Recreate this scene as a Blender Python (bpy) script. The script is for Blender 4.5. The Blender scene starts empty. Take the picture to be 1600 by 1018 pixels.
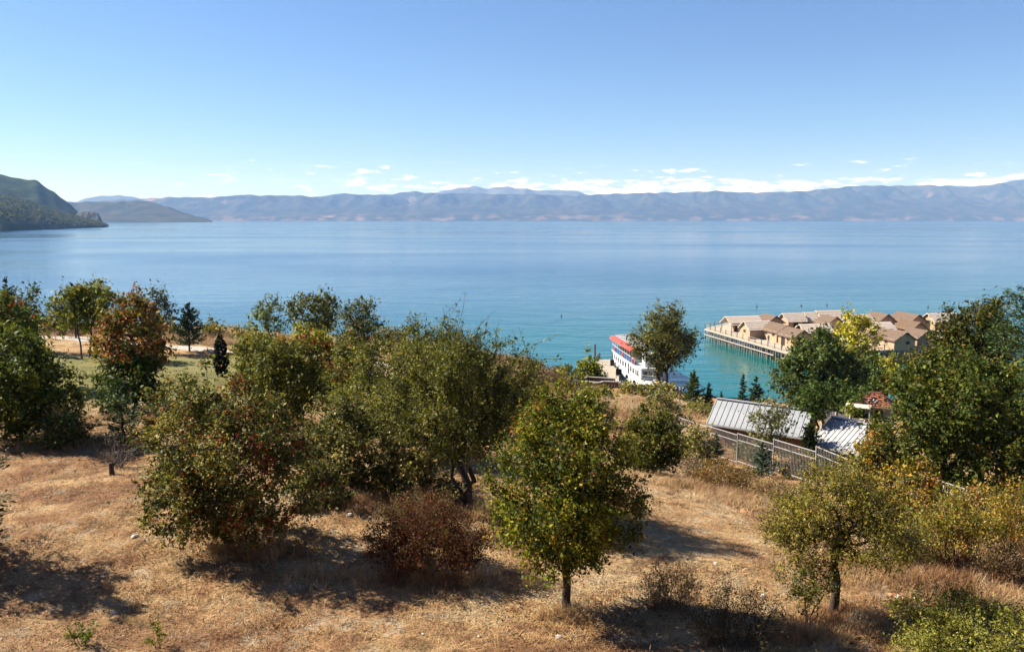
import bpy, bmesh, math, random
import numpy as np
from mathutils import Vector, Matrix

# ---------------------------------------------------------------- camera, sky, sun, exposure
scene = bpy.context.scene
R = math.radians
CAM_H = 26.0
F_PX = 1250.0                      # focal length in pixels of a 1600 px wide frame
PITCH = math.atan((509.0 - 342.4) / F_PX)
cam_d = bpy.data.cameras.new('camera')
cam_d.sensor_width = 36.0
cam_d.lens = 36.0 * F_PX / 1600.0
cam_d.clip_start = 0.1
cam_d.clip_end = 90000.0
cam = bpy.data.objects.new('camera', cam_d)
scene.collection.objects.link(cam)
cam.location = (0, 0, CAM_H)
cam.rotation_euler = (math.pi / 2 - PITCH, 0, 0)
scene.camera = cam

SUN_EL = R(38.5)
SUN_DIR = Vector((-0.94, 0.33, 0)).normalized()        # horizontal direction towards the sun
SUN_VEC = Vector((SUN_DIR.x * math.cos(SUN_EL), SUN_DIR.y * math.cos(SUN_EL), math.sin(SUN_EL)))

world = bpy.data.worlds.new('World')
scene.world = world
world.use_nodes = True
wn, wl = world.node_tree.nodes, world.node_tree.links
wn.clear()
w_out = wn.new('ShaderNodeOutputWorld')
w_bg = wn.new('ShaderNodeBackground')
SKY_STRENGTH = 0.05
w_bg.inputs['Strength'].default_value = SKY_STRENGTH
sky = wn.new('ShaderNodeTexSky')
sky.sky_type = 'NISHITA'
sky.sun_disc = False
sky.sun_elevation = SUN_EL
sky.sun_rotation = math.atan2(SUN_DIR.x, SUN_DIR.y)
sky.altitude = 700
sky.air_density = 1.0
sky.dust_density = 0.12
sky.ozone_density = 3.0
# a low band of small fair-weather clouds, all round the horizon, laid out by direction in the sky
def wmath(op, a, b=None, c=None, clamp=False):
    n = wn.new('ShaderNodeMath'); n.operation = op; n.use_clamp = clamp
    for i, v in enumerate((a, b, c)):
        if v is None: continue
        if isinstance(v, (int, float)): n.inputs[i].default_value = v
        else: wl.new(v, n.inputs[i])
    return n.outputs[0]
tc = wn.new('ShaderNodeTexCoord')
sep = wn.new('ShaderNodeSeparateXYZ'); wl.new(tc.outputs['Generated'], sep.inputs[0])
az = wmath('ARCTAN2', sep.outputs[0], sep.outputs[1])
el = wmath('ARCSINE', sep.outputs[2])
comb = wn.new('ShaderNodeCombineXYZ')
wl.new(wmath('MULTIPLY', az, 34.0), comb.inputs[0]); wl.new(wmath('MULTIPLY', el, 165.0), comb.inputs[1])
n1 = wn.new('ShaderNodeTexNoise'); wl.new(comb.outputs[0], n1.inputs['Vector'])
n1.inputs['Scale'].default_value = 1.0; n1.inputs['Detail'].default_value = 7; n1.inputs['Roughness'].default_value = 0.58
comb2 = wn.new('ShaderNodeCombineXYZ'); wl.new(wmath('MULTIPLY', az, 5.0), comb2.inputs[0]); wl.new(wmath('MULTIPLY', el, 14.0), comb2.inputs[1])
n2 = wn.new('ShaderNodeTexNoise'); wl.new(comb2.outputs[0], n2.inputs['Vector']); n2.inputs['Scale'].default_value = 1.0; n2.inputs['Detail'].default_value = 2
def wramp(x, a, b):
    n = wn.new('ShaderNodeMapRange'); n.interpolation_type = 'SMOOTHSTEP'; wl.new(x, n.inputs[0])
    n.inputs[1].default_value = a; n.inputs[2].default_value = b; n.inputs[3].default_value = 0; n.inputs[4].default_value = 1
    return n.outputs[0]
low = wmath('MULTIPLY', wramp(el, R(0.8), R(1.6)), wmath('SUBTRACT', 1.0, wramp(el, R(2.2), R(3.05))))
# denser row over the far range ahead and to the right, scattered puffs elsewhere
dense = wmath('MULTIPLY', low, wmath('MULTIPLY', wramp(az, R(-14.0), R(4.0)), 0.20))
mid = wmath('MULTIPLY', wramp(el, R(2.0), R(2.7)), wmath('SUBTRACT', 1.0, wramp(el, R(3.1), R(4.6))))
puff = wmath('MULTIPLY', mid, 0.022)
dens = wmath('ADD', n1.outputs[0], wmath('ADD', dense, wmath('ADD', puff, wmath('MULTIPLY', wmath('SUBTRACT', n2.outputs[0], 0.5), 0.42))))
dens = wmath('ADD', dens, wmath('MULTIPLY', wmath('SUBTRACT', wramp(az, R(-34.0), R(-6.0)), 1.0), 0.06))
band = wmath('MAXIMUM', low, mid)
cl = wmath('MULTIPLY', wramp(dens, 0.585, 0.78), band, clamp=True)
cmix = wn.new('ShaderNodeMix'); cmix.data_type = 'RGBA'
wl.new(wmath('MULTIPLY', cl, 0.88), cmix.inputs[0])
tint = wn.new('ShaderNodeMix'); tint.data_type = 'RGBA'; tint.blend_type = 'MULTIPLY'; tint.inputs[0].default_value = 1.0
wl.new(sky.outputs[0], tint.inputs[6]); tint.inputs[7].default_value = (0.76, 0.885, 1.10, 1)      # clear autumn air, a cool white balance
wl.new(tint.outputs[2], cmix.inputs[6])
cmix.inputs[7].default_value = (16.0, 14.4, 14.0, 1)
wl.new(cmix.outputs[2], w_bg.inputs['Color'])
wl.new(w_bg.outputs[0], w_out.inputs['Surface'])

sun_d = bpy.data.lights.new('sun', 'SUN')
sun_d.energy = 5.0
sun_d.angle = R(0.53)
sun_d.color = (1.0, 0.93, 0.82)
sun = bpy.data.objects.new('sun', sun_d)
scene.collection.objects.link(sun)
sun.rotation_euler = SUN_VEC.to_track_quat('Z', 'Y').to_euler()
sun.location = (-60, 40, 90)

vs = scene.view_settings
vs.view_transform = 'Standard'; vs.look = 'None'; vs.exposure = 1.40; vs.gamma = 1.0; vs.use_curve_mapping = False
scene.render.engine = 'CYCLES'
cy = scene.cycles
cy.max_bounces = 5; cy.diffuse_bounces = 1; cy.glossy_bounces = 3; cy.transmission_bounces = 4
cy.transparent_max_bounces = 8; cy.volume_bounces = 0
cy.use_denoising = True; cy.use_adaptive_sampling = True; cy.adaptive_threshold = 0.02
cy.caustics_reflective = False; cy.caustics_refractive = False

# ---------------------------------------------------------------- helpers
rng = np.random.default_rng(11)
random.seed(11)
COL = scene.collection

def pt(px, py, d):
    """World point seen at a photograph pixel, at forward distance d (metres)."""
    x, v = px - 800.0, py - 509.0
    Y = F_PX * math.cos(PITCH) - v * math.sin(PITCH)
    Z = -F_PX * math.sin(PITCH) - v * math.cos(PITCH)
    return Vector((x * d / Y, d, CAM_H + Z * d / Y))

def pz(px, py, z):
    """World point on the level z seen at a photograph pixel."""
    x, v = px - 800.0, py - 509.0
    Y = F_PX * math.cos(PITCH) - v * math.sin(PITCH)
    Z = -F_PX * math.sin(PITCH) - v * math.cos(PITCH)
    t = (z - CAM_H) / Z
    return Vector((x * t, Y * t, z))

def tag(o, label=None, cat=None, group=None, kind=None):
    if label: o['label'] = label
    if cat: o['category'] = cat
    if group: o['group'] = group
    if kind: o['kind'] = kind
    return o

def empty(name, loc=(0, 0, 0), rz=0.0):
    o = bpy.data.objects.new(name, None)
    o.empty_display_size = 0.3
    COL.objects.link(o)
    o.location = loc; o.rotation_euler = (0, 0, rz)
    return o

def link_mesh(name, me, mat, parent=None):
    o = bpy.data.objects.new(name, me)
    if mat is not None and len(me.materials) == 0:
        for m in (mat if isinstance(mat, (list, tuple)) else [mat]): me.materials.append(m)
    COL.objects.link(o)
    if parent is not None: o.parent = parent
    return o

def mesh_np(name, V, Fq, mat, parent=None, col=None, smooth=False):
    """One mesh from numpy arrays: V (n,3), Fq (m,k) with k verts each, col (m,3) colour per face."""
    V = np.asarray(V, np.float32); Fq = np.asarray(Fq, np.int32)
    me = bpy.data.meshes.new(name)
    m, k = Fq.shape
    me.vertices.add(len(V)); me.vertices.foreach_set('co', V.ravel())
    me.loops.add(m * k); me.loops.foreach_set('vertex_index', Fq.ravel())
    me.polygons.add(m); me.polygons.foreach_set('loop_start', np.arange(0, m * k, k, dtype=np.int32))
    if smooth: me.polygons.foreach_set('use_smooth', np.ones(m, bool))
    if col is not None:
        at = me.attributes.new('tint', 'FLOAT_COLOR', 'FACE')
        c = np.ones((m, 4), np.float32); c[:, :3] = col
        at.data.foreach_set('color', c.ravel())
    me.update(calc_edges=True)
    return link_mesh(name, me, mat, parent)

class MB:
    """Collects simple solids; build() links them as one mesh object."""
    def __init__(s): s.v = []; s.f = []
    def poly(s, pts, faces):
        b = len(s.v); s.v += [tuple(p) for p in pts]; s.f += [tuple(b + i for i in f) for f in faces]; return s
    def box(s, c, size, rz=0.0, M=None):
        hx, hy, hz = size[0] / 2, size[1] / 2, size[2] / 2
        M = M or Matrix.Rotation(rz, 3, 'Z'); c = Vector(c)
        p = [c + M @ Vector((x * hx, y * hy, z * hz)) for z in (-1, 1) for y in (-1, 1) for x in (-1, 1)]
        return s.poly(p, [(0, 2, 3, 1), (4, 5, 7, 6), (0, 1, 5, 4), (2, 6, 7, 3), (0, 4, 6, 2), (1, 3, 7, 5)])
    def bar(s, a, b, w, h):
        a, b = Vector(a), Vector(b); d = b - a; L = d.length
        M = d.to_track_quat('X', 'Z').to_matrix()
        return s.box((a + b) / 2, (L, w, h), M=M)
    def tube(s, a, b, r0, r1=None, n=8, cap=True):
        a, b = Vector(a), Vector(b); r1 = r0 if r1 is None else r1
        q = (b - a).to_track_quat('Z', 'Y').to_matrix()
        p = [a + q @ Vector((math.cos(2 * math.pi * i / n) * r0, math.sin(2 * math.pi * i / n) * r0, 0)) for i in range(n)]
        p += [b + q @ Vector((math.cos(2 * math.pi * i / n) * r1, math.sin(2 * math.pi * i / n) * r1, 0)) for i in range(n)]
        f = [(i, (i + 1) % n, n + (i + 1) % n, n + i) for i in range(n)]
        if cap: f += [tuple(range(n - 1, -1, -1)), tuple(range(n, 2 * n))]
        return s.poly(p, f)
    def lathe(s, c, prof, n=12):
        c = Vector(c); p = []; f = []
        for r, z in prof:
            p += [c + Vector((math.cos(2 * math.pi * i / n) * r, math.sin(2 * math.pi * i / n) * r, z)) for i in range(n)]
        for j in range(len(prof) - 1):
            f += [(j * n + i, j * n + (i + 1) % n, (j + 1) * n + (i + 1) % n, (j + 1) * n + i) for i in range(n)]
        f += [tuple(range(n - 1, -1, -1)), tuple(range((len(prof) - 1) * n, len(prof) * n))]
        return s.poly(p, f)
    def build(s, name, mat, parent=None, smooth=False):
        me = bpy.data.meshes.new(name); me.from_pydata(s.v, [], s.f); me.update()
        if smooth:
            for p in me.polygons: p.use_smooth = True
        return link_mesh(name, me, mat, parent)

def share(src, parent, loc=(0, 0, 0), rz=0.0, scale=None, name=None):
    """A further piece that shares the mesh of src."""
    o = src.copy(); COL.objects.link(o); o.parent = parent
    o.location = loc; o.rotation_euler = (0, 0, rz)
    if scale: o.scale = scale
    return o

# ---------------------------------------------------------------- materials
def new_mat(name):
    m = bpy.data.materials.new(name); m.use_nodes = True
    nt = m.node_tree; nt.nodes.clear()
    out = nt.nodes.new('ShaderNodeOutputMaterial')
    b = nt.nodes.new('ShaderNodeBsdfPrincipled'); nt.links.new(b.outputs[0], out.inputs[0])
    return m, nt, b, out

def node(nt, typ, **kw):
    n = nt.nodes.new(typ)
    for k, v in kw.items(): setattr(n, k, v)
    return n

def noise(nt, vec, scale, detail=4, rough=0.55, dist=0.0):
    n = nt.nodes.new('ShaderNodeTexNoise')
    n.inputs['Scale'].default_value = scale; n.inputs['Detail'].default_value = detail
    n.inputs['Roughness'].default_value = rough; n.inputs['Distortion'].default_value = dist
    if vec is not None: nt.links.new(vec, n.inputs['Vector'])
    return n.outputs[0]

def ramp(nt, fac, stops, interp='LINEAR'):
    n = nt.nodes.new('ShaderNodeValToRGB'); e = n.color_ramp.elements; n.color_ramp.interpolation = interp
    while len(e) > 1: e.remove(e[-1])
    e[0].position = stops[0][0]; e[0].color = (*stops[0][1], 1)
    for p, c in stops[1:]:
        x = e.new(p); x.color = (*c, 1)
    nt.links.new(fac, n.inputs[0]); return n.outputs[0]

def mixc(nt, fac, a, b, mode='MIX'):
    n = nt.nodes.new('ShaderNodeMix'); n.data_type = 'RGBA'; n.blend_type = mode
    for i, v in ((0, fac), (6, a), (7, b)):
        if isinstance(v, (int, float)): n.inputs[i].default_value = v
        elif isinstance(v, tuple): n.inputs[i].default_value = (*v, 1)
        else: nt.links.new(v, n.inputs[i])
    return n.outputs[2]

def nmath(nt, op, a, b=None, clamp=False):
    n = nt.nodes.new('ShaderNodeMath'); n.operation = op; n.use_clamp = clamp
    for i, v in enumerate((a, b)):
        if v is None: continue
        if isinstance(v, (int, float)): n.inputs[i].default_value = v
        else: nt.links.new(v, n.inputs[i])
    return n.outputs[0]

def mrange(nt, x, a, b, c=0.0, d=1.0, smooth=True):
    n = nt.nodes.new('ShaderNodeMapRange'); n.interpolation_type = 'SMOOTHSTEP' if smooth else 'LINEAR'
    nt.links.new(x, n.inputs[0])
    for i, v in enumerate((a, b, c, d)): n.inputs[i + 1].default_value = v
    return n.outputs[0]

def bump(nt, b, h, strength=0.5, dist=0.05):
    n = nt.nodes.new('ShaderNodeBump'); n.inputs['Strength'].default_value = strength; n.inputs['Distance'].default_value = dist
    nt.links.new(h, n.inputs['Height']); nt.links.new(n.outputs[0], b.inputs['Normal'])

def plain(name, c, rough=0.6, var=0.25, scale=3.0, metal=0.0, stretch=None, spec=0.3, bmp=0.0, space='Object'):
    """A surface of one colour with grain and blotches."""
    m, nt, b, out = new_mat(name)
    t = node(nt, 'ShaderNodeTexCoord'); vec = t.outputs[space]
    if stretch:
        mp = node(nt, 'ShaderNodeMapping'); mp.inputs['Scale'].default_value = stretch
        nt.links.new(vec, mp.inputs[0]); vec = mp.outputs[0]
    n1 = noise(nt, vec, scale, 6, 0.65)
    lo = tuple(max(0, x * (1 - var)) for x in c); hi = tuple(min(1, x * (1 + var)) for x in c)
    nt.links.new(ramp(nt, n1, [(0.3, lo), (0.7, hi)]), b.inputs['Base Color'])
    b.inputs['Roughness'].default_value = rough; b.inputs['Metallic'].default_value = metal
    b.inputs['Specular IOR Level'].default_value = spec
    if bmp: bump(nt, b, n1, bmp, 0.03)
    return m

def leaf_mat(name, trans=0.27, rough=0.6, gain=1.17, hue=(1.0, 1.0, 1.0)):
    """Foliage: every leaf carries its own colour; a share of the light passes through."""
    m, nt, b, out = new_mat(name)
    a = node(nt, 'ShaderNodeAttribute', attribute_name='tint')
    c = mixc(nt, 1.0, a.outputs['Color'], tuple(gain * h for h in hue), 'MULTIPLY')
    nt.links.new(c, b.inputs['Base Color'])
    b.inputs['Roughness'].default_value = rough; b.inputs['Specular IOR Level'].default_value = 0.12
    tr = node(nt, 'ShaderNodeBsdfTranslucent'); nt.links.new(mixc(nt, 1.0, c, (1.15, 1.1, 0.6), 'MULTIPLY'), tr.inputs[0])
    mx = node(nt, 'ShaderNodeMixShader'); mx.inputs[0].default_value = trans
    nt.links.new(b.outputs[0], mx.inputs[1]); nt.links.new(tr.outputs[0], mx.inputs[2]); nt.links.new(mx.outputs[0], out.inputs[0])
    return m

M = {}
M['leaf'] = leaf_mat('leaf', hue=(1.02, 1.06, 0.78))
M['needle'] = leaf_mat('needle', 0.12, 0.65, 0.95)
M['dry'] = leaf_mat('dry_leaf', 0.25, 0.8, 0.85)
M['bark'] = plain('bark', (0.047, 0.034, 0.026), 0.9, 0.5, 9, stretch=(1, 1, 0.25), bmp=0.6)
M['bark_grey'] = plain('bark_grey', (0.091, 0.076, 0.065), 0.9, 0.4, 9, stretch=(1, 1, 0.25), bmp=0.6)
M['stem_red'] = plain('stem_red', (0.099, 0.034, 0.019), 0.8, 0.4, 12)
M['stem_tan'] = plain('stem_tan', (0.198, 0.129, 0.068), 0.9, 0.35, 12)
M['deadwood'] = plain('deadwood', (0.152, 0.125, 0.103), 0.9, 0.35, 12)
M['thatch_new'] = plain('thatch_new', (0.60, 0.49, 0.385), 0.9, 0.3, 2.2, stretch=(1, 1, 8), bmp=0.5)
M['thatch_old'] = plain('thatch_old', (0.135, 0.092, 0.066), 0.95, 0.38, 2.2, stretch=(1, 1, 6), bmp=0.5)
M['thatch_dark'] = plain('thatch_dark', (0.13, 0.082, 0.052), 0.95, 0.3, 2.2, stretch=(1, 1, 6), bmp=0.5)
M['clay'] = plain('clay', (0.40, 0.268, 0.172), 0.9, 0.16, 1.6, bmp=0.3)
M['clay_dark'] = plain('clay_brown', (0.30, 0.195, 0.125), 0.9, 0.18, 1.6, bmp=0.3)
M['dark'] = plain('dark_opening', (0.025, 0.02, 0.017), 0.9, 0.3)
M['timber'] = plain('timber_grey', (0.350, 0.296, 0.243), 0.85, 0.3, 4, stretch=(1, 1, 0.3))
M['timber_dark'] = plain('timber_dark', (0.114, 0.087, 0.068), 0.9, 0.35, 4, stretch=(1, 1, 0.3))
M['deck'] = plain('deck_boards', (0.395, 0.327, 0.251), 0.85, 0.22, 3, stretch=(0.5, 5, 1))
M['white_paint'] = plain('white_paint', (0.640, 0.648, 0.656), 0.4, 0.06, 2, spec=0.5)
M['blue_paint'] = plain('blue_paint', (0.027, 0.057, 0.152), 0.4, 0.2, 3, spec=0.5)
M['red_canvas'] = plain('red_canvas', (0.576, 0.068, 0.056), 0.7, 0.15, 2)
M['orange_canvas'] = plain('orange_canvas', (0.560, 0.112, 0.036), 0.7, 0.18, 2)
M['grey_canvas'] = plain('grey_canvas', (0.319, 0.334, 0.342), 0.6, 0.12, 2)
M['glass'] = plain('window_glass', (0.03, 0.04, 0.05), 0.06, 0.3, 1, spec=0.9)
M['steel_white'] = plain('steel_white', (0.34, 0.33, 0.325), 0.45, 0.15, 5, spec=0.5)
M['steel_dark'] = plain('steel_dark', (0.035, 0.035, 0.038), 0.5, 0.3, 5, spec=0.5)
M['zinc'] = plain('zinc_sheet', (0.30, 0.31, 0.32), 0.5, 0.22, 1.1, metal=0.15, spec=0.5, bmp=0.08)
M['zinc_pale'] = plain('zinc_sheet_pale', (0.37, 0.37, 0.37), 0.5, 0.22, 1.1, metal=0.15, spec=0.5, bmp=0.08)
M['wood_brown'] = plain('wood_brown', (0.167, 0.091, 0.042), 0.8, 0.35, 4, stretch=(4, 4, 0.4))
M['teal_sheet'] = plain('teal_sheet', (0.076, 0.182, 0.152), 0.5, 0.2, 3)
M['tile_red'] = plain('tile_red', (0.27, 0.095, 0.055), 0.8, 0.3, 5, bmp=0.4)
M['plaster'] = plain('plaster', (0.471, 0.418, 0.342), 0.9, 0.15, 2)
M['board_dark'] = plain('board_dark', (0.084, 0.076, 0.076), 0.85, 0.35, 4, stretch=(5, 5, 0.5))
M['stone'] = plain('stone', (0.380, 0.342, 0.296), 0.9, 0.25, 6, bmp=0.6)
M['stone_white'] = plain('stone_white', (0.532, 0.502, 0.456), 0.9, 0.2, 8, bmp=0.5)
M['brick_rubble'] = plain('brick_rubble', (0.395, 0.182, 0.099), 0.9, 0.3, 8, bmp=0.5)
M['rubber'] = plain('rubber', (0.02, 0.02, 0.02), 0.8, 0.3)
M['board_black'] = plain('board_black', (0.03, 0.026, 0.026), 0.7, 0.3)
M['skin'] = plain('skin', (0.342, 0.205, 0.144), 0.6, 0.1)
M['hair'] = plain('hair', (0.023, 0.015, 0.011), 0.7, 0.3)
M['shirt_dark'] = plain('shirt_dark', (0.027, 0.023, 0.038), 0.9, 0.3)
M['shirt_grey'] = plain('shirt_grey', (0.129, 0.144, 0.175), 0.9, 0.2)
M['trousers_dark'] = plain('trousers_dark', (0.023, 0.023, 0.030), 0.9, 0.3)
M['trousers_tan'] = plain('trousers_tan', (0.213, 0.175, 0.137), 0.9, 0.2)
M['yellow_paint'] = plain('yellow_paint', (0.418, 0.274, 0.038), 0.6, 0.2)

# ---------------------------------------------------------------- terrain
SHORE_X = [-400, -160, -90, -50, -25, -8, 4, 9, 13, 19, 25, 32, 45, 60, 90, 140, 260, 400]
SHORE_Y = [112, 110, 107, 105, 105, 107, 112, 116, 117.5, 114.5, 112.5, 111, 109, 112, 117, 124, 140, 150]
BANK_W = [16, 16, 15, 14, 14, 16, 18, 12, 7, 5, 5, 7, 12, 14, 16, 18, 20, 20]
GP = [(0, 1018, 18.0), (400, 1018, 18.0), (800, 1018, 18.0), (1200, 1018, 17.9), (1600, 1018, 17.4),
      (888, 955, 20), (375, 850, 24), (1303, 965, 19.8), (60, 880, 22.5), (680, 895, 22.3), (1050, 940, 20.4),
      (40, 690, 38), (175, 742, 31.5), (205, 640, 46), (20, 760, 30.5), (140, 560, 68), (90, 532, 80), (300, 546, 80),
      (300, 515, 91), (60, 512, 92), (340, 585, 60), (330, 640, 46), (480, 700, 36), (540, 800, 27.5),
      (735, 790, 28.6), (840, 740, 34), (1020, 745, 40), (1100, 765, 36.5), (1180, 800, 32), (1100, 850, 26.5), (1420, 945, 20.6), (1590, 905, 22.3),
      (1209, 742, 48), (1153, 724, 51.5), (1276, 758, 44), (1352, 780, 40), (1510, 815, 34), (1600, 830, 31.5),
      (960, 650, 75), (900, 650, 74), (850, 577, 98), (790, 565, 95), (620, 530, 94), (420, 520, 93), (700, 600, 72), (560, 600, 64),
      (1000, 610, 108), (1060, 640, 78), (920, 600, 112), (925, 634, 94), (960, 628, 98), (985, 626, 96), (895, 622, 98)]
GW = [(0, 0, 24.2), (-30, 0, 24.2), (30, 0, 24.2), (0, -30, 27), (-60, -30, 27), (60, -30, 27), (0, 6, 21.3), (-20, 6, 21.3), (20, 6, 21.3),
      (0, 12, 17.9), (-16, 12, 17.9), (16, 12, 17.8), (-60, 20, 17), (-60, 50, 15.5), (-70, 85, 13.6), (-160, 60, 16), (-160, 95, 13), (-300, 90, 14),
      (60, 20, 16), (45, 35, 13.5), (60, 55, 10), (20, 60, 8.6), (24, 57, 8.9), (18, 64, 8.3), (22, 52, 9.6), (34, 80, 5.9), (30, 95, 3.4), (48, 95, 3.4),
      (60, 90, 4.4), (100, 100, 4), (100, 60, 10), (160, 60, 12), (160, 110, 4), (300, 100, 8), (36, 42, 12.6), (27, 45, 11.8)]
_P = np.array([tuple(pt(*g)) for g in GP] + GW)
_S = 30.0
def _U(r2): return np.where(r2 > 1e-9, 0.5 * r2 * np.log(np.maximum(r2, 1e-9)), 0.0)
_x = _P[:, :2] / _S
_K = _U(((_x[:, None, :] - _x[None, :, :]) ** 2).sum(-1)) + np.eye(len(_x)) * 0.012
_A = np.zeros((len(_x) + 3,) * 2); _A[:-3, :-3] = _K; _A[:-3, -3] = 1; _A[:-3, -2:] = _x; _A[-3, :-3] = 1; _A[-2:, :-3] = _x.T
_w = np.linalg.solve(_A, np.concatenate([_P[:, 2], [0, 0, 0]]))
_ph = np.random.default_rng(5).uniform(0, 6.28, 24)
def lumps(x, y, base=1.0):
    z = 0
    for i, (k, a) in enumerate(((0.35, 0.10), (0.8, 0.055), (1.7, 0.03), (3.4, 0.014))):
        k = k * base
        z = z + a * (np.sin(k * x + 0.6 * np.sin(k * 0.7 * y + _ph[i]) + _ph[i + 4]) * np.sin(k * 1.1 * y + 0.7 * np.sin(k * 0.8 * x + _ph[i + 8]) + _ph[i + 12]))
    return z
def ground(x, y):
    """Height of the land at x, y."""
    x = np.atleast_1d(np.asarray(x, float)); y = np.atleast_1d(np.asarray(y, float))
    sh = x.shape; xf = x.ravel(); yf = y.ravel(); H = np.empty(len(xf))
    for i in range(0, len(xf), 20000):
        q = np.stack([xf[i:i + 20000], yf[i:i + 20000]], 1) / _S
        H[i:i + 20000] = _U(((q[:, None, :] - _x[None]) ** 2).sum(-1)) @ _w[:-3] + _w[-3] + q @ _w[-2:]
    H = np.clip(H, 1.2, 30) + lumps(xf, yf)
    s = np.interp(xf, SHORE_X, SHORE_Y) + 1.2 * np.sin(xf * 0.31) + 0.6 * np.sin(xf * 0.83 + 1); w = np.interp(xf, SHORE_X, BANK_W)
    t = np.clip((s - yf) / w + 0.18, 0, 1); t = t * t * (3 - 2 * t)
    z = -2.6 + (H + 2.6) * t
    return z.reshape(sh)
def gz(x, y): return float(ground(x, y)[0])

def on_ground(px, py, d):
    """Point of the land below the spot seen at a pixel at distance d."""
    p = pt(px, py, d); return Vector((p.x, p.y, gz(p.x, p.y)))

def make_terrain():
    ys = [-40.0]
    while ys[-1] < 150:
        y = ys[-1]; ys.append(y + (1.2 if y < 8 else max(0.28, 0.0115 * y) if y < 60 else 0.8 + (y > 120) * 2))
    ys = np.array(ys)
    u = np.linspace(-1, 1, 281); xs = np.sign(u) * (np.abs(u) * 48 + np.abs(u) ** 5 * 330)
    X, Y = np.meshgrid(xs, ys); Z = ground(X, Y)
    V = np.stack([X.ravel(), Y.ravel(), Z.ravel()], 1)
    ny, nx = X.shape; i = np.arange(ny * nx).reshape(ny, nx)
    Fq = np.stack([i[:-1, :-1].ravel(), i[:-1, 1:].ravel(), i[1:, 1:].ravel(), i[1:, :-1].ravel()], 1)
    return mesh_np('ground', V, Fq, M['ground'], smooth=True)

def soil_colour(nt):
    """Dry meadow colours by world position: straw, bleached straw, bare reddish soil, a mown green lawn by the path."""
    g = node(nt, 'ShaderNodeNewGeometry'); P = g.outputs['Position']
    big = noise(nt, P, 0.22, 4, 0.6, 0.6); mid = noise(nt, P, 1.1, 5, 0.62); fine = noise(nt, P, 9, 5, 0.7)
    c = ramp(nt, big, [(0.36, (0.235, 0.125, 0.058)), (0.46, (0.365, 0.224, 0.106)), (0.55, (0.41, 0.268, 0.130)), (0.66, (0.46, 0.335, 0.19))])
    c = mixc(nt, mrange(nt, mid, 0.51, 0.63, 0, 0.75), c, (0.20, 0.098, 0.05))
    c = mixc(nt, mrange(nt, mid, 0.47, 0.33, 0, 0.6), c, (0.40, 0.325, 0.225))
    g2 = noise(nt, P, 0.55, 3, 0.6)
    c = mixc(nt, mrange(nt, g2, 0.60, 0.74, 0, 0.4), c, (0.18, 0.16, 0.06))
    s = node(nt, 'ShaderNodeSeparateXYZ'); nt.links.new(P, s.inputs[0])
    dx = nmath(nt, 'MULTIPLY', nmath(nt, 'ADD', s.outputs[0], 26.0), 1 / 19.0); dy = nmath(nt, 'MULTIPLY', nmath(nt, 'SUBTRACT', s.outputs[1], 61.0), 1 / 14.5)
    r2 = nmath(nt, 'ADD', nmath(nt, 'MULTIPLY', dx, dx), nmath(nt, 'MULTIPLY', dy, dy))
    lawn = nmath(nt, 'MULTIPLY', mrange(nt, nmath(nt, 'ADD', r2, nmath(nt, 'MULTIPLY', mid, 0.6)), 1.45, 0.85), 0.8)
    c = mixc(nt, lawn, c, ramp(nt, mid, [(0.3, (0.12, 0.155, 0.04)), (0.7, (0.20, 0.19, 0.07))]))
    return c, fine, mid, P

m, nt, b, out = new_mat('ground_soil')
c, fine, mid, P = soil_colour(nt)
c = mixc(nt, mrange(nt, fine, 0.35, 0.7, 0.0, 0.55), c, mixc(nt, 1.0, c, (0.52, 0.46, 0.42), 'MULTIPLY'))
nt.links.new(c, b.inputs['Base Color']); b.inputs['Roughness'].default_value = 1.0; b.inputs['Specular IOR Level'].default_value = 0.1
bump(nt, b, nmath(nt, 'ADD', fine, nmath(nt, 'MULTIPLY', mid, 2.0)), 0.9, 0.10)
M['ground'] = m
m, nt, b, out = new_mat('dry_grass')
c, fine, mid, P = soil_colour(nt)
a = node(nt, 'ShaderNodeAttribute', attribute_name='tint')
c = mixc(nt, 1.0, c, a.outputs['Color'], 'MULTIPLY')
nt.links.new(c, b.inputs['Base Color']); b.inputs['Roughness'].default_value = 0.7; b.inputs['Specular IOR Level'].default_value = 0.25
tr = node(nt, 'ShaderNodeBsdfTranslucent'); nt.links.new(c, tr.inputs[0])
mx = node(nt, 'ShaderNodeMixShader'); mx.inputs[0].default_value = 0.25
nt.links.new(b.outputs[0], mx.inputs[1]); nt.links.new(tr.outputs[0], mx.inputs[2]); nt.links.new(mx.outputs[0], out.inputs[0])
M['grass'] = m
tag(make_terrain(), kind='structure')

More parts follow.
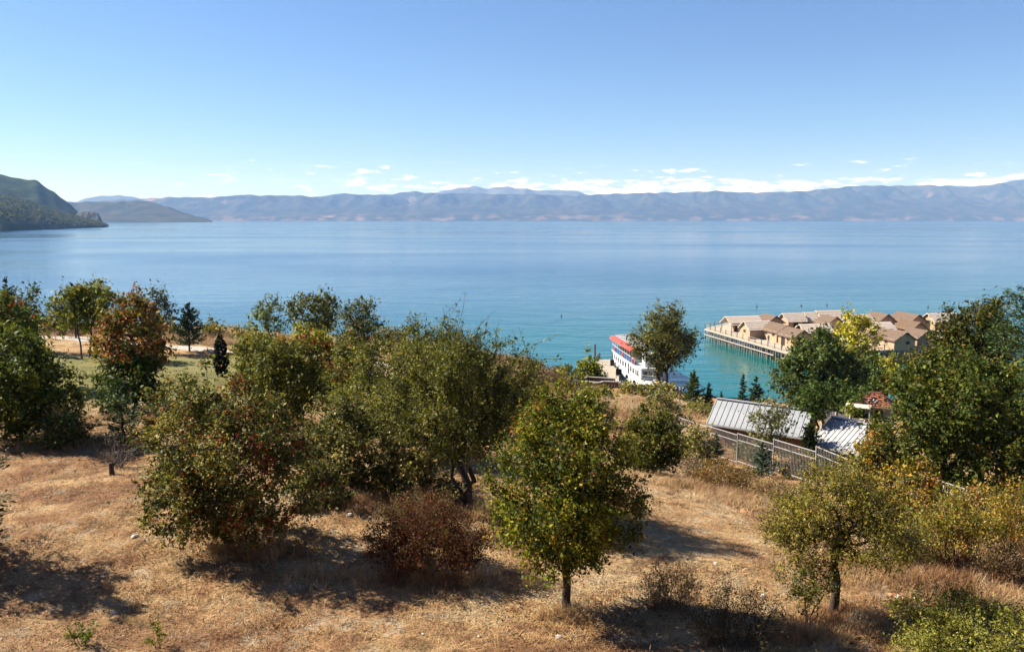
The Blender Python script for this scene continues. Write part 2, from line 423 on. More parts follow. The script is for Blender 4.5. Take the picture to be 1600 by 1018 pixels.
# gravel path along the top of the bluff, with a low kerb of stones on the meadow side
m, nt, b, out = new_mat('gravel')
t = node(nt, 'ShaderNodeNewGeometry'); f = noise(nt, t.outputs['Position'], 5, 6, 0.7)
nt.links.new(ramp(nt, f, [(0.3, (0.30, 0.26, 0.21)), (0.7, (0.44, 0.40, 0.35))]), b.inputs['Base Color']); b.inputs['Roughness'].default_value = 1
bump(nt, b, f, 0.6, 0.05); M['gravel'] = m
path_c = [(-75, 81.5), (-60, 82), (-48, 82.3), (-40, 81), (-32, 79.8), (-24, 78.4), (-17, 77), (-10, 76.5)]
def strip(name, line, w, lift, mat, seg=0.8):
    pts = []
    for (x0, y0), (x1, y1) in zip(line[:-1], line[1:]):
        n = max(2, int(math.hypot(x1 - x0, y1 - y0) / seg))
        pts += [(x0 + (x1 - x0) * i / n, y0 + (y1 - y0) * i / n) for i in range(n)]
    pts = np.array(pts + [line[-1]]); k = np.ones(5) / 5
    T = np.gradient(pts, axis=0); T /= np.linalg.norm(T, axis=1)[:, None]; N = np.stack([-T[:, 1], T[:, 0]], 1)
    nw = 7; rows = []
    for j in range(nw):
        o = (j / (nw - 1) - 0.5) * w
        q = pts + N * (o + (0.12 * np.sin(np.arange(len(pts)) * 0.9 + j)[:, None] if j in (0, nw - 1) else 0))
        rows.append(np.column_stack([q, ground(q[:, 0], q[:, 1]) + (lift if 0 < j < nw - 1 else -0.05)]))
    V = np.concatenate(rows); n = len(pts); i = np.arange(nw * n).reshape(nw, n)
    Fq = np.stack([i[:-1, :-1].ravel(), i[:-1, 1:].ravel(), i[1:, 1:].ravel(), i[1:, :-1].ravel()], 1)[:, ::-1]
    return tag(mesh_np(name, V, Fq, mat, smooth=True), kind='structure')
strip('path', path_c, 2.6, 0.05, M['gravel'])

# ---------------------------------------------------------------- lake
m, nt, b, out = new_mat('lake_water')
g = node(nt, 'ShaderNodeNewGeometry'); P = g.outputs['Position']
s = node(nt, 'ShaderNodeSeparateXYZ'); nt.links.new(P, s.inputs[0])
wob = nmath(nt, 'MULTIPLY', nmath(nt, 'SUBTRACT', noise(nt, P, 0.012, 3, 0.5), 0.5), 90.0)
off = nmath(nt, 'ADD', nmath(nt, 'SUBTRACT', s.outputs[1], nmath(nt, 'MULTIPLY', s.outputs[0], 0.45)), wob)    # metres out from the shore
dep = mrange(nt, off, 80, 430, 0, 1, False)
nt.links.new(ramp(nt, dep, [(0.0, (0.003, 0.108, 0.100)), (0.22, (0.003, 0.098, 0.104)), (0.50, (0.005, 0.074, 0.126)), (1.0, (0.012, 0.066, 0.150))]), b.inputs['Base Color'])
b.inputs['IOR'].default_value = 1.33; b.inputs['Specular IOR Level'].default_value = 0.5
mp = node(nt, 'ShaderNodeMapping'); mp.inputs['Scale'].default_value = (0.45, 1.0, 1.0); nt.links.new(P, mp.inputs[0])
calm = noise(nt, mp.outputs[0], 0.0035, 4, 0.55, 0.4)
w1 = noise(nt, mp.outputs[0], 0.55, 3, 0.55, 0.3); w2 = noise(nt, mp.outputs[0], 0.12, 3, 0.5, 0.3)
amp = mrange(nt, calm, 0.35, 0.68, 0.55, 1.15)
amp = nmath(nt, 'MULTIPLY', amp, mrange(nt, off, 150, 1800, 1.0, 0.2))        # the open lake lies calmer than the bay
h = nmath(nt, 'MULTIPLY', nmath(nt, 'ADD', nmath(nt, 'MULTIPLY', w1, 0.35), nmath(nt, 'MULTIPLY', w2, 1.1)), amp)
bump(nt, b, h, 0.5, 0.7)
nt.links.new(mrange(nt, calm, 0.35, 0.7, 0.10, 0.22), b.inputs['Roughness'])
M['water'] = m
lake = mesh_np('lake', [(-21000, 60, 0), (21000, 60, 0), (21000, 17500, 0), (-21000, 17500, 0)], [(0, 1, 2, 3)], M['water'])
tag(lake, kind='structure')

# ---------------------------------------------------------------- mountains and headlands
def fbm2(x, y, seed, octs=5, ridged=False):
    r = np.random.default_rng(seed); z = np.zeros_like(x); a = 1.0; k = 1.0
    for o in range(octs):
        v = np.zeros_like(x)
        for j in range(3):
            th = r.uniform(0, 6.28); p = r.uniform(0, 6.28); q = r.uniform(0, 6.28)
            u = x * math.cos(th) + y * math.sin(th); w = -x * math.sin(th) + y * math.cos(th)
            v += np.sin(k * u + 1.3 * np.sin(k * 0.6 * w + q) + p)
        v /= 3
        z += a * ((1 - 2 * np.abs(v)) if ridged else v); a *= 0.5; k *= 2.03
    return z

def mountain_mat(name, woods, scrub, bare, scale, bare_at=0.62, foot=None, top=300):
    m, nt, b, out = new_mat(name)
    g = node(nt, 'ShaderNodeNewGeometry'); P = g.outputs['Position']
    n1 = noise(nt, P, scale, 7, 0.62, 0.5); n2 = noise(nt, P, scale * 5, 6, 0.65)
    c = mixc(nt, mrange(nt, n2, 0.42, 0.62), woods, scrub)
    c = mixc(nt, mrange(nt, n1, bare_at, bare_at + 0.08, 0, 0.9), c, bare)
    if foot:
        s = node(nt, 'ShaderNodeSeparateXYZ'); nt.links.new(P, s.inputs[0])
        lowf = nmath(nt, 'MULTIPLY', mrange(nt, s.outputs[2], top, 10), mrange(nt, n2, 0.47, 0.62, 0, 0.9))
        c = mixc(nt, lowf, c, foot)
    nt.links.new(c, b.inputs['Base Color']); b.inputs['Roughness'].default_value = 1; b.inputs['Specular IOR Level'].default_value = 0.0
    return m

def range_mesh(name, sil, D0, D1, D2, rough, seed, mat, nu=260, nv=44, gully=1.0, power=0.85):
    """A mountain range: foot at distance D0, ridge line (pixel outline sil) at D1, back foot at D2."""
    px = np.array([p[0] for p in sil], float); py = np.array([p[1] for p in sil], float)
    u = np.linspace(px[0], px[-1], nu); top = np.interp(u, px, py) + 0.7 * np.sin(u / 9.0 + seed) * np.sin(u / 23.0 + 2 * seed) + 0.5 * np.sin(u / 4.1 + 3 * seed)
    a = (u - 800) / (F_PX * math.cos(PITCH) + (509 - 344) * math.sin(PITCH))
    hr = np.array([max(2.0, pt(800, t, D1).z) for t in top])
    D0 = np.broadcast_to(np.asarray(D0, float), (nu,)) if np.ndim(D0) == 0 else np.interp(u, D0[0], D0[1])
    n1_ = int(nv * 0.72); v = np.concatenate([np.linspace(0, 0.7, n1_), np.linspace(0.7, 1, nv - n1_ + 1)[1:]])
    D = np.where(v[:, None] < 0.7, D0[None] + (D1 - D0[None]) * (v[:, None] / 0.7), D1 + (D2 - D1) * ((v[:, None] - 0.7) / 0.3))
    X = a[None] * D; Y = D
    t = v[:, None] / 0.7
    prof = np.where(t < 1, np.power(np.clip(t, 0, 1), power), np.clip(1 - (v[:, None] - 0.7) / 0.3, 0, 1) ** 1.2)
    L = (D1 - D0.mean()) * 0.35
    n = fbm2(X / L * 1.9 * gully, Y / L * 0.8, seed, 5, True)
    env = np.clip(np.minimum(t, 1) * (1.0 - 0.999 * np.exp(-((t - 1) / 0.22) ** 2)), 0, 1) * (t < 1.2)
    Z = hr[None] * prof * (1 + rough * env * n) - 3.0 * (v[:, None] < 0.001) - 3.0 * (v[:, None] > 0.999)
    Z = np.minimum(Z, CAM_H + (hr[None] - CAM_H) * D / D1 + 0 * Z) if True else Z
    Z = np.where((v[:, None] < 0.001) | (v[:, None] > 0.999), -3.0, Z)
    V = np.stack([X.ravel(), Y.ravel(), Z.ravel()], 1); i = np.arange(nv * nu).reshape(nv, nu)
    Fq = np.stack([i[:-1, :-1].ravel(), i[:-1, 1:].ravel(), i[1:, 1:].ravel(), i[1:, :-1].ravel()], 1)
    o = mesh_np(name, V, Fq, mat, smooth=True); tag(o, kind='structure')
    return o, X, Y, Z

main_sil = [(-420, 300), (-250, 296), (-100, 305), (0, 318), (100, 316), (180, 313), (240, 309), (300, 308), (340, 308), (380, 304.5), (450, 305.5), (500, 307), (530, 302.5), (538, 301), (548, 304), (600, 304), (640, 300),
            (648, 298.5), (665, 301.5), (720, 302), (760, 303), (800, 303), (850, 304), (900, 305.5), (940, 303.5), (980, 302), (1050, 300.5), (1120, 298.5), (1160, 300), (1200, 300.5),
            (1250, 298.5), (1300, 294), (1340, 289.5), (1400, 290.5), (1450, 289), (1500, 291.5), (1530, 290), (1560, 286), (1600, 279), (1700, 274), (1800, 276), (1950, 282), (2100, 290)]
M['range'] = mountain_mat('range_slopes', (0.010, 0.020, 0.015), (0.055, 0.050, 0.038), (0.34, 0.235, 0.165), 0.0009, 0.63, (0.20, 0.135, 0.09), 140)
M['peaks'] = mountain_mat('peak_slopes', (0.05, 0.055, 0.06), (0.10, 0.10, 0.10), (0.22, 0.2, 0.19), 0.0006)
M['hill'] = mountain_mat('hill_slopes', (0.03, 0.042, 0.024), (0.07, 0.064, 0.04), (0.16, 0.13, 0.09), 0.0012, 0.66)
M['near_hill'] = mountain_mat('near_hill_slopes', (0.022, 0.040, 0.014), (0.055, 0.066, 0.026), (0.14, 0.12, 0.075), 0.004, 0.66)
range_mesh('mountain_range', main_sil, 12300, 15200, 16800, 0.66, 3, M['range'], 620, 70, 1.9)
range_mesh('mountain_peaks', [(560, 318), (640, 306), (680, 300), (700, 297.5), (715, 294), (728, 293), (740, 291), (752, 292.5), (765, 294.5), (778, 292.5), (792, 291), (806, 294), (820, 295.5), (845, 297.5), (870, 296.5), (890, 297), (905, 300), (930, 308), (1000, 322)],
           16900, 18800, 20300, 0.3, 8, M['peaks'], 160, 30)
range_mesh('mountain_peaks', [(60, 335), (100, 322), (135, 311), (150, 307), (165, 305), (180, 306), (192, 304.5), (205, 307), (222, 311), (260, 316), (320, 322), (380, 335)],
           16900, 18500, 20000, 0.3, 18, M['peaks'], 90, 26)
range_mesh('hill', [(-200, 318), (-60, 318), (60, 318), (115, 317), (150, 315.5), (185, 315), (210, 314), (232, 314.5), (250, 318), (270, 325), (290, 332.5), (310, 339), (332, 343.6)],
           6600, 7600, 8600, 0.3, 5, M['hill'], 150, 34)
range_mesh('hillside', [(-420, 225), (-250, 240), (-120, 255), (-40, 264), (0, 270.5), (20, 276), (40, 279.5), (58, 280.5), (64, 283), (70, 289), (80, 296), (88, 300), (95, 307), (103, 312), (112, 320), (122, 330), (132, 338), (142, 344), (150, 347)],
           ([-420, 0, 60, 150], [2600, 2900, 3050, 3300]), 3700, 4400, 0.22, 9, M['near_hill'], 150, 34)
range_mesh('cliff', [(108, 349), (116, 338), (122, 331.5), (132, 330.5), (146, 330.5), (154, 333), (158, 341), (161, 349)], 2960, 3020, 3150, 0.18, 14,
           plain('cliff_rock', (0.05, 0.053, 0.045), 1.0, 0.35, 0.02), 60, 22)
_, HX, HY, HZ = range_mesh('headland', [(-420, 262), (-200, 284), (-60, 300), (0, 305.5), (24, 307.5), (45, 315), (62, 321), (84, 329), (104, 335), (128, 341), (148, 346), (160, 350), (167, 353.4)],
           ([-420, 0, 60, 120, 167], [1350, 1720, 1980, 2320, 2680]), 2800, 3200, 0.10, 21, M['near_hill'], 150, 40, power=0.6)

# ---------------------------------------------------------------- plant builders
def tubes(P0, P1, R0, R1, n):
    """Tapered tubes for many branch segments at once -> verts, quads."""
    P0 = np.asarray(P0, float); P1 = np.asarray(P1, float); E = len(P0)
    d = P1 - P0; L = np.linalg.norm(d, axis=1, keepdims=True); d = d / np.maximum(L, 1e-6)
    ref = np.where(np.abs(d[:, 2:3]) > 0.9, np.array([[1.0, 0, 0]]), np.array([[0, 0, 1.0]]))
    a = np.cross(d, ref); a /= np.linalg.norm(a, axis=1, keepdims=True); c = np.cross(d, a)
    th = np.arange(n) * 2 * math.pi / n
    ring = a[:, None] * np.cos(th)[None, :, None] + c[:, None] * np.sin(th)[None, :, None]
    A = P0[:, None] + ring * np.asarray(R0)[:, None, None]; B = (P1 + d * np.minimum(0.3 * np.asarray(R1)[:, None], 0.05))[:, None] + ring * np.asarray(R1)[:, None, None]
    V = np.concatenate([A, B], 1).reshape(-1, 3)
    i = np.arange(n); q = np.stack([i, (i + 1) % n, n + (i + 1) % n, n + i], 1)
    Fq = (q[None] + (np.arange(E) * 2 * n)[:, None, None]).reshape(-1, 4)
    return V, Fq

def join(parts):
    V = []; Fq = []; k = 0
    for v, f in parts:
        V.append(v); Fq.append(f + k); k += len(v)
    return np.concatenate(V), np.concatenate(Fq)

def wood(P0, P1, R0, R1, thin=0.02):
    P0, P1, R0, R1 = map(np.asarray, (P0, P1, R0, R1)); big = R0 > thin; out = []
    if big.any(): out.append(tubes(P0[big], P1[big], R0[big], R1[big], 7))
    if (~big).any(): out.append(tubes(P0[~big], P1[~big], R0[~big], R1[~big], 3))
    return join(out)

def unit(v): return v / np.maximum(np.linalg.norm(v, axis=-1, keepdims=True), 1e-9)

def leaves(C, T, N, L, W, fold=0.25):
    """Folded four-cornered leaves at C, pointing along T with face normal about N."""
    T = unit(T); S = unit(np.cross(T, N)); N = np.cross(S, T)
    L = np.asarray(L)[:, None]; W = np.asarray(W)[:, None]
    p0 = C - T * L * 0.5; p2 = C + T * L * 0.5; m = C + T * L * 0.05
    p1 = m + S * W * 0.5 + N * W * fold; p3 = m - S * W * 0.5 + N * W * fold
    V = np.stack([p0, p1, p2, p3], 1).reshape(-1, 3)
    return V, np.arange(len(V)).reshape(-1, 4)

def tints(r, clump, n_clump, pal, var=0.22):
    """Leaf colours: each clump leans to one palette colour, each leaf varies round it."""
    cols = np.array([p[:3] for p in pal]); w = np.array([p[3] for p in pal], float); w /= w.sum()
    base = r.choice(len(pal), n_clump, p=w); own = r.choice(len(pal), len(clump), p=w)
    pick = np.where(r.random(len(clump)) < 0.62, base[clump], own)
    c = cols[pick] * (1 + var * r.normal(0, 1, (len(clump), 1))) * (1 + 0.08 * r.normal(0, 1, (len(clump), 3)))
    return np.clip(c, 0.004, 0.9)

def crown_radius(shape, h):
    h = np.clip(h, 0, 1)
    if shape == 'round': return np.sqrt(np.clip(1 - (2 * h - 1) ** 2, 0, 1))
    if shape == 'egg': return np.sqrt(np.clip(1 - (np.abs(h - 0.4) / np.where(h < 0.4, 0.46, 0.62)) ** 2, 0, 1))
    if shape == 'dome': return np.clip(1 - h ** 2.4, 0, 1) ** 0.6 * (0.75 + 0.25 * np.minimum(1, h / 0.25))
    if shape == 'vase': return np.clip(np.minimum(0.25 + 1.25 * h, 1) * np.sqrt(np.clip(1 - ((h - 0.55) / 0.46) ** 2 * (h > 0.55), 0, 1)), 0, 1)
    if shape == 'wide': return np.sqrt(np.clip(1 - (np.abs(h - 0.45) / 0.56) ** 2.6, 0, 1))
    return np.ones_like(h)

N_LEAF = [0]
def grow(base, H, Rx, Ry, seed, shape='round', bottom=0.3, lean=(0, 0), stems=1, tips=140, trunk_r=None, leaf=0.08, aspect=0.62, n_leaf=20000,
         sigma=0.13, twigs=3, twig_len=0.4, droop=0.0, up=0.3, shell=0.45, lumpy=0.28, clear=0.0, tip_r=0.006, gap=0.0, bushy_low=False):
    """A broadleaved tree: stems, limbs grown towards points spread through an uneven crown, twigs and leaves.
    Returns wood (V,F), leaf (V,F), clump index of every leaf, number of clumps. Coordinates are relative to the base."""
    r = np.random.default_rng(seed)
    zb = H * bottom; tips = int(tips * 1.35); twigs = max(2, twigs - 1); gap = min(0.4, gap * 1.1 + 0.03); lumpy *= 1.35
    sh = 0.36 * sigma + 0.14 * twig_len; Rx = max(0.6 * Rx, Rx - sh); Ry = max(0.6 * Ry, Ry - sh); H = max(0.75 * H, H - sh)      # room for twigs and leaves beyond the limb ends
    if bottom > 0.15: zb = min(zb + 1.0 * sh, 0.6 * H)
    # points that the limbs reach for
    ph = r.uniform(0, 6.28, 8); att = []
    while len(att) < tips:
        h = r.random(600); th = r.uniform(0, 2 * math.pi, 600); rad = crown_radius(shape, h)
        keep = r.random(600) < rad ** 1.5; h, th, rad = h[keep], th[keep], rad[keep]
        mod = 1 + lumpy * (0.6 * np.sin(2 * th + 5 * h + ph[0]) + 0.5 * np.sin(3 * th - 7 * h + ph[1]) + 0.4 * np.sin(5 * th + 11 * h + ph[2])) 
        u = r.random(len(h)) ** shell * mod
        z = zb + (H - zb) * (h * (1 + 0.10 * np.sin(2 * th + ph[3])))
        p = np.stack([np.cos(th) * rad * u * Rx + lean[0] * (z / H), np.sin(th) * rad * u * Ry + lean[1] * (z / H), z], 1)
        if gap > 0:
            k = 2.6 / max(Rx, 0.3)
            g = np.sin(p[:, 0] * k * 1.9 + ph[4]) + np.sin(p[:, 1] * k * 1.7 + ph[5]) + np.sin(p[:, 2] * k * 2.3 + ph[6])
            p = p[g > -1.9 + 2.2 * gap]
        att += list(p)
    att = np.array(att[:tips])
    # stems
    nodes = []; par = []
    trunk_r = trunk_r or 0.028 * H
    for s in range(stems):
        a = r.uniform(0, 6.28) if stems > 1 else 0; sp = (0.24 * Rx if stems > 1 else 0)
        top = np.array([lean[0] * 0.7 + math.cos(a) * sp * 2, lean[1] * 0.7 + math.sin(a) * sp * 2, zb + (H - zb) * (0.45 if stems == 1 else 0.35)])
        p0 = np.array([math.cos(a) * trunk_r * 1.2 * (stems > 1), math.sin(a) * trunk_r * 1.2 * (stems > 1), -0.12])
        n = 9; k0 = len(nodes); wob = r.normal(0, 0.022 * H, (n, 3)); wob[:, 2] *= 0.2; wob[0] = 0
        for i in range(n):
            t = i / (n - 1); q = p0 + (top - p0) * t + wob[i] * min(1, 2 * t); nodes.append(q); par.append(-1 if i == 0 else len(nodes) - 2)
    nodes = [np.array(q) for q in nodes]; n_trunk = len(nodes)
    ok_from = [i for i in range(n_trunk) if nodes[i][2] > zb * 0.72 or bushy_low]
    usable = np.zeros(n_trunk + tips * 3 + 10, bool); usable[ok_from] = True
    NP = np.zeros((n_trunk + tips * 3 + 10, 3)); NP[:n_trunk] = nodes; cnt = n_trunk
    axis = np.array([lean[0] * 0.5, lean[1] * 0.5, zb + 0.3 * (H - zb)])
    order = np.argsort(np.linalg.norm(att - axis, axis=1)); tip_idx = []
    for j in order:
        p = att[j]; dv = NP[:cnt] - p; dist = np.linalg.norm(dv, axis=1) + 0.8 * np.maximum(0, dv[:, 2]); dist[~usable[:cnt]] = 1e9
        i = int(np.argmin(dist)); q = NP[i]; seg = p - q; ln = np.linalg.norm(seg); prev = i
        for t in (0.36, 0.7, 1.0):
            m_ = q + seg * t + (r.normal(0, 0.06 * ln, 3) if t < 1 else 0) + np.array([0, 0, (0.10 if droop == 0 else -0.05) * ln * math.sin(math.pi * t)])
            NP[cnt] = m_; par.append(prev); usable[cnt] = True; prev = cnt; cnt += 1
        tip_idx.append(cnt - 1)
    NP = NP[:cnt]; par = np.array(par)
    area = np.zeros(cnt); area[tip_idx] += tip_r ** 2.2
    for i in range(cnt - 1, -1, -1):
        area[i] = max(area[i], tip_r ** 2.2 * 0.6)
        if par[i] >= 0: area[par[i]] += area[i]
    rad = area ** (1 / 2.2); rad *= min(3.0, trunk_r / max(rad[:n_trunk].max(), 1e-6)); rad = np.maximum(rad, tip_r * 0.8)
    rad[np.where(par == -1)[0]] *= 1.5; rad[np.where(par == -1)[0] + 1] *= 1.12       # root flare
    ch = np.where(par >= 0)[0]
    P0, P1, R0, R1 = [NP[par[ch]]], [NP[ch]], [np.minimum(rad[par[ch]], rad[ch] * 1.6)], [rad[ch]]
    rt = np.where(par == -1)[0]
    # twigs beyond every limb end
    T = NP[tip_idx]; out = unit(T - axis); nt_ = len(T); LC, LD, LK = [], [], []
    tw0, tw1, twk = [], [], []
    for k in range(twigs):
        dirn = unit(out * 0.8 + r.normal(0, 0.75, (nt_, 3)) + np.array([0, 0, up])); ln = twig_len * r.uniform(0.5, 1.25, (nt_, 1)) * np.where(r.random((nt_, 1)) < 0.10, 1.9, 1.0)
        a = T; b_ = a + dirn * ln * 0.5 + r.normal(0, 0.05, (nt_, 3)) * ln; c_ = b_ + unit(dirn + np.array([0, 0, -droop])) * ln * 0.5
        for s0, s1 in ((a, b_), (b_, c_)):
            P0.append(s0); P1.append(s1); R0.append(np.full(nt_, tip_r * 0.8)); R1.append(np.full(nt_, tip_r * 0.4)); tw0.append(s0); tw1.append(s1); twk.append(np.arange(nt_))
    WV, WF = wood(np.concatenate(P0), np.concatenate(P1), np.concatenate(R0), np.concatenate(R1))
    # leaves: most along the twigs, the rest in the clump round the limb end
    if twigs:
        tw0, tw1, twk = np.concatenate(tw0), np.concatenate(tw1), np.concatenate(twk)
        nA = int(n_leaf * 0.62); i = r.integers(0, len(tw0), nA); t = r.random((nA, 1))
        CA = tw0[i] + (tw1[i] - tw0[i]) * t + r.normal(0, sigma * 0.32, (nA, 3)); kA = twk[i]; TA = unit(tw1[i] - tw0[i]) * 0.8 + r.normal(0, 0.7, (nA, 3))
    else: nA = 0; CA = np.zeros((0, 3)); kA = np.zeros(0, int); TA = np.zeros((0, 3))
    nB = n_leaf - nA; i = r.integers(0, nt_, nB)
    CB = T[i] + r.normal(0, sigma * 1.15, (nB, 3)) * np.array([1, 1, 0.8]); TB = r.normal(0, 1, (nB, 3))
    C = np.concatenate([CA, CB]); K = np.concatenate([kA, i]); TD = np.concatenate([TA, TB]); TD[:, 2] -= 0.25 + droop
    keep = (C[:, 2] > clear) & (r.random(len(C)) < np.where(np.random.default_rng(seed + 9).random(nt_) < 0.07, 0.12, 1.0)[K]); C, K, TD = C[keep], K[keep], TD[keep]
    Nn = unit(C - axis) * 0.5 + r.normal(0, 0.65, C.shape) + np.array([0, 0, 0.55])
    s = leaf * np.clip(r.lognormal(-0.08, 0.36, len(C)), 0.35, 2.0)
    LV, LF = leaves(C, TD, Nn, s, s * aspect)
    N_LEAF[0] += len(LF)
    return (WV, WF), (LV, LF), K, nt_, r

def spot(px, py, top, hw, d):
    """Base point, height and half width of a plant from its place and size in the photograph."""
    p = on_ground(px, py, d); H = pt(px, top, d).z - p.z
    if H < 0.7: print("LOW", px, py, top, d, "H", round(H,2), "ground", round(p.z,2), "wanted", round(pt(px, py, d).z,2)); H = 0.7
    return p, H, hw * d / F_PX

def crown_name(cat): return ('trunk', 'crown') if cat == 'tree' else ('stems', 'foliage')

def tree(name, label, cat, px, py, top, hw, d, pal, seed, lpx=4.6, k=6.0, mat='leaf', bark='bark', ry=1.0, group=None, height=None, leaf=None, **kw):
    p, H, Rx = spot(px, py, top, hw, d)
    if height: H = height
    bottom = kw.get('bottom', 0.3)
    L = leaf or lpx * 1.15 * d / F_PX; asp = kw.get('aspect', 0.62)
    area = math.pi * Rx * H * (1 - bottom) / 2 * 0.9
    n = int(min(56000, 1.55 * k * area / (L * L * asp * 0.5)))
    w, f, K, nk, r = grow(p, H, Rx, Rx * ry, seed, n_leaf=n, leaf=L, **kw)
    root = empty(name, p); tag(root, label, cat, group)
    a, b_ = crown_name(cat)
    mesh_np(a, w[0], w[1], M[bark], root)
    mesh_np(b_, f[0], f[1], M[mat], root, col=tints(r, K, nk, pal))
    return root

def conifer(name, label, px, py, top, hw, d, pal, seed, lpx=5.0, levels=16, per=7, angle=-12, tipup=10, blades=26, start=0.06, width=0.22, power=0.9, base=None, height=None, rx=None, spray=0.42, mat='needle', cat='tree', group=None, ragged=0.32):
    """A conifer: straight stem, whorls of branches that shorten upwards, flat sprays of needles along each branch."""
    r = np.random.default_rng(seed)
    if base is None: p, H, Rx = spot(px, py, top, hw, d)
    else: p, H, Rx = base, height, rx
    P0, P1, R0, R1 = [], [], [], []; C, T, N, L, K = [], [], [], [], []
    n = 8; tr = 0.016 * H + 0.02
    for i in range(n):
        z0, z1 = H * 0.97 * i / n - (0.1 if i == 0 else 0), H * 0.97 * (i + 1) / n
        P0.append((0, 0, z0)); P1.append((0, 0, z1)); R0.append(tr * (1 - 0.93 * i / n)); R1.append(tr * (1 - 0.93 * (i + 1) / n))
    kk = 0; bl = lpx * d / F_PX
    for lv in range(levels):
        t = start + (1 - start) * (lv / levels); z = H * t
        for j in range(per if lv < levels - 3 else 4):
            th = 2 * math.pi * (j / per) + lv * 1.3 + r.normal(0, 0.25); zz = z + r.normal(0, 0.35 * H / levels)
            ln = Rx * max(0.06, (1 - t) ** power) * r.uniform(1 - ragged * 1.6, 1 + ragged)
            el0 = R(angle + 22 * t + r.normal(0, 6)); pts = [np.array([0, 0, zz])]; m_ = 5
            for s in range(m_):
                e = el0 + R(tipup) * (s / m_); st = ln / m_
                pts.append(pts[-1] + np.array([math.cos(th) * math.cos(e), math.sin(th) * math.cos(e), math.sin(e)]) * st)
            br = 0.004 * H * (1 - t) + 0.004
            for s in range(m_):
                P0.append(pts[s]); P1.append(pts[s + 1]); R0.append(br * (1 - s / m_) + 0.003); R1.append(br * (1 - (s + 1) / m_) + 0.002)
            nb = max(6, int(blades * (0.35 + 0.65 * ln / Rx))); u = r.random(nb) ** 0.75 * m_; si = np.minimum(u.astype(int), m_ - 1); fr = (u - si)[:, None]
            A = np.array(pts); q = A[si] + (A[si + 1] - A[si]) * fr; along = unit(A[si + 1] - A[si]); side = unit(np.cross(along, [0, 0, 1.0]))
            sg = np.where(r.random((nb, 1)) < 0.5, -1, 1); reach = spray * ln * (1 - 0.75 * u[:, None] / m_) * r.random((nb, 1))
            q = q + side * sg * reach + along * reach * 0.5 + np.array([0, 0, 1]) * (r.normal(0, 0.05 * ln + 0.01, (nb, 1)) - 0.12 * reach)
            C.append(q); T.append(along * 0.8 + side * sg * 0.7 + r.normal(0, 0.3, (nb, 3))); N.append(np.array([0, 0, 1.0]) + r.normal(0, 0.5, (nb, 3)))
            L.append(bl * r.uniform(0.7, 1.5, nb)); K.append(np.full(nb, kk)); kk += 1
    C.append(np.stack([r.normal(0, 0.01 * H, 14), r.normal(0, 0.01 * H, 14), H * r.uniform(0.9, 1.0, 14)], 1)); T.append(np.tile([0, 0, 1.0], (14, 1)) + r.normal(0, 0.3, (14, 3))); N.append(r.normal(0, 1, (14, 3))); L.append(np.full(14, bl)); K.append(np.full(14, 0))
    L = np.concatenate(L); LV, LF = leaves(np.concatenate(C), np.concatenate(T), np.concatenate(N), L, L * width * 1.6)
    N_LEAF[0] += len(LF)
    root = empty(name, p); tag(root, label, cat, group)
    V, Fq = wood(np.array(P0, float), np.array(P1, float), np.array(R0), np.array(R1), 0.03)
    mesh_np('trunk', V, Fq, M['bark'], root); mesh_np('crown', LV, LF, M[mat], root, col=tints(r, np.concatenate(K), kk, pal, 0.2))
    return root

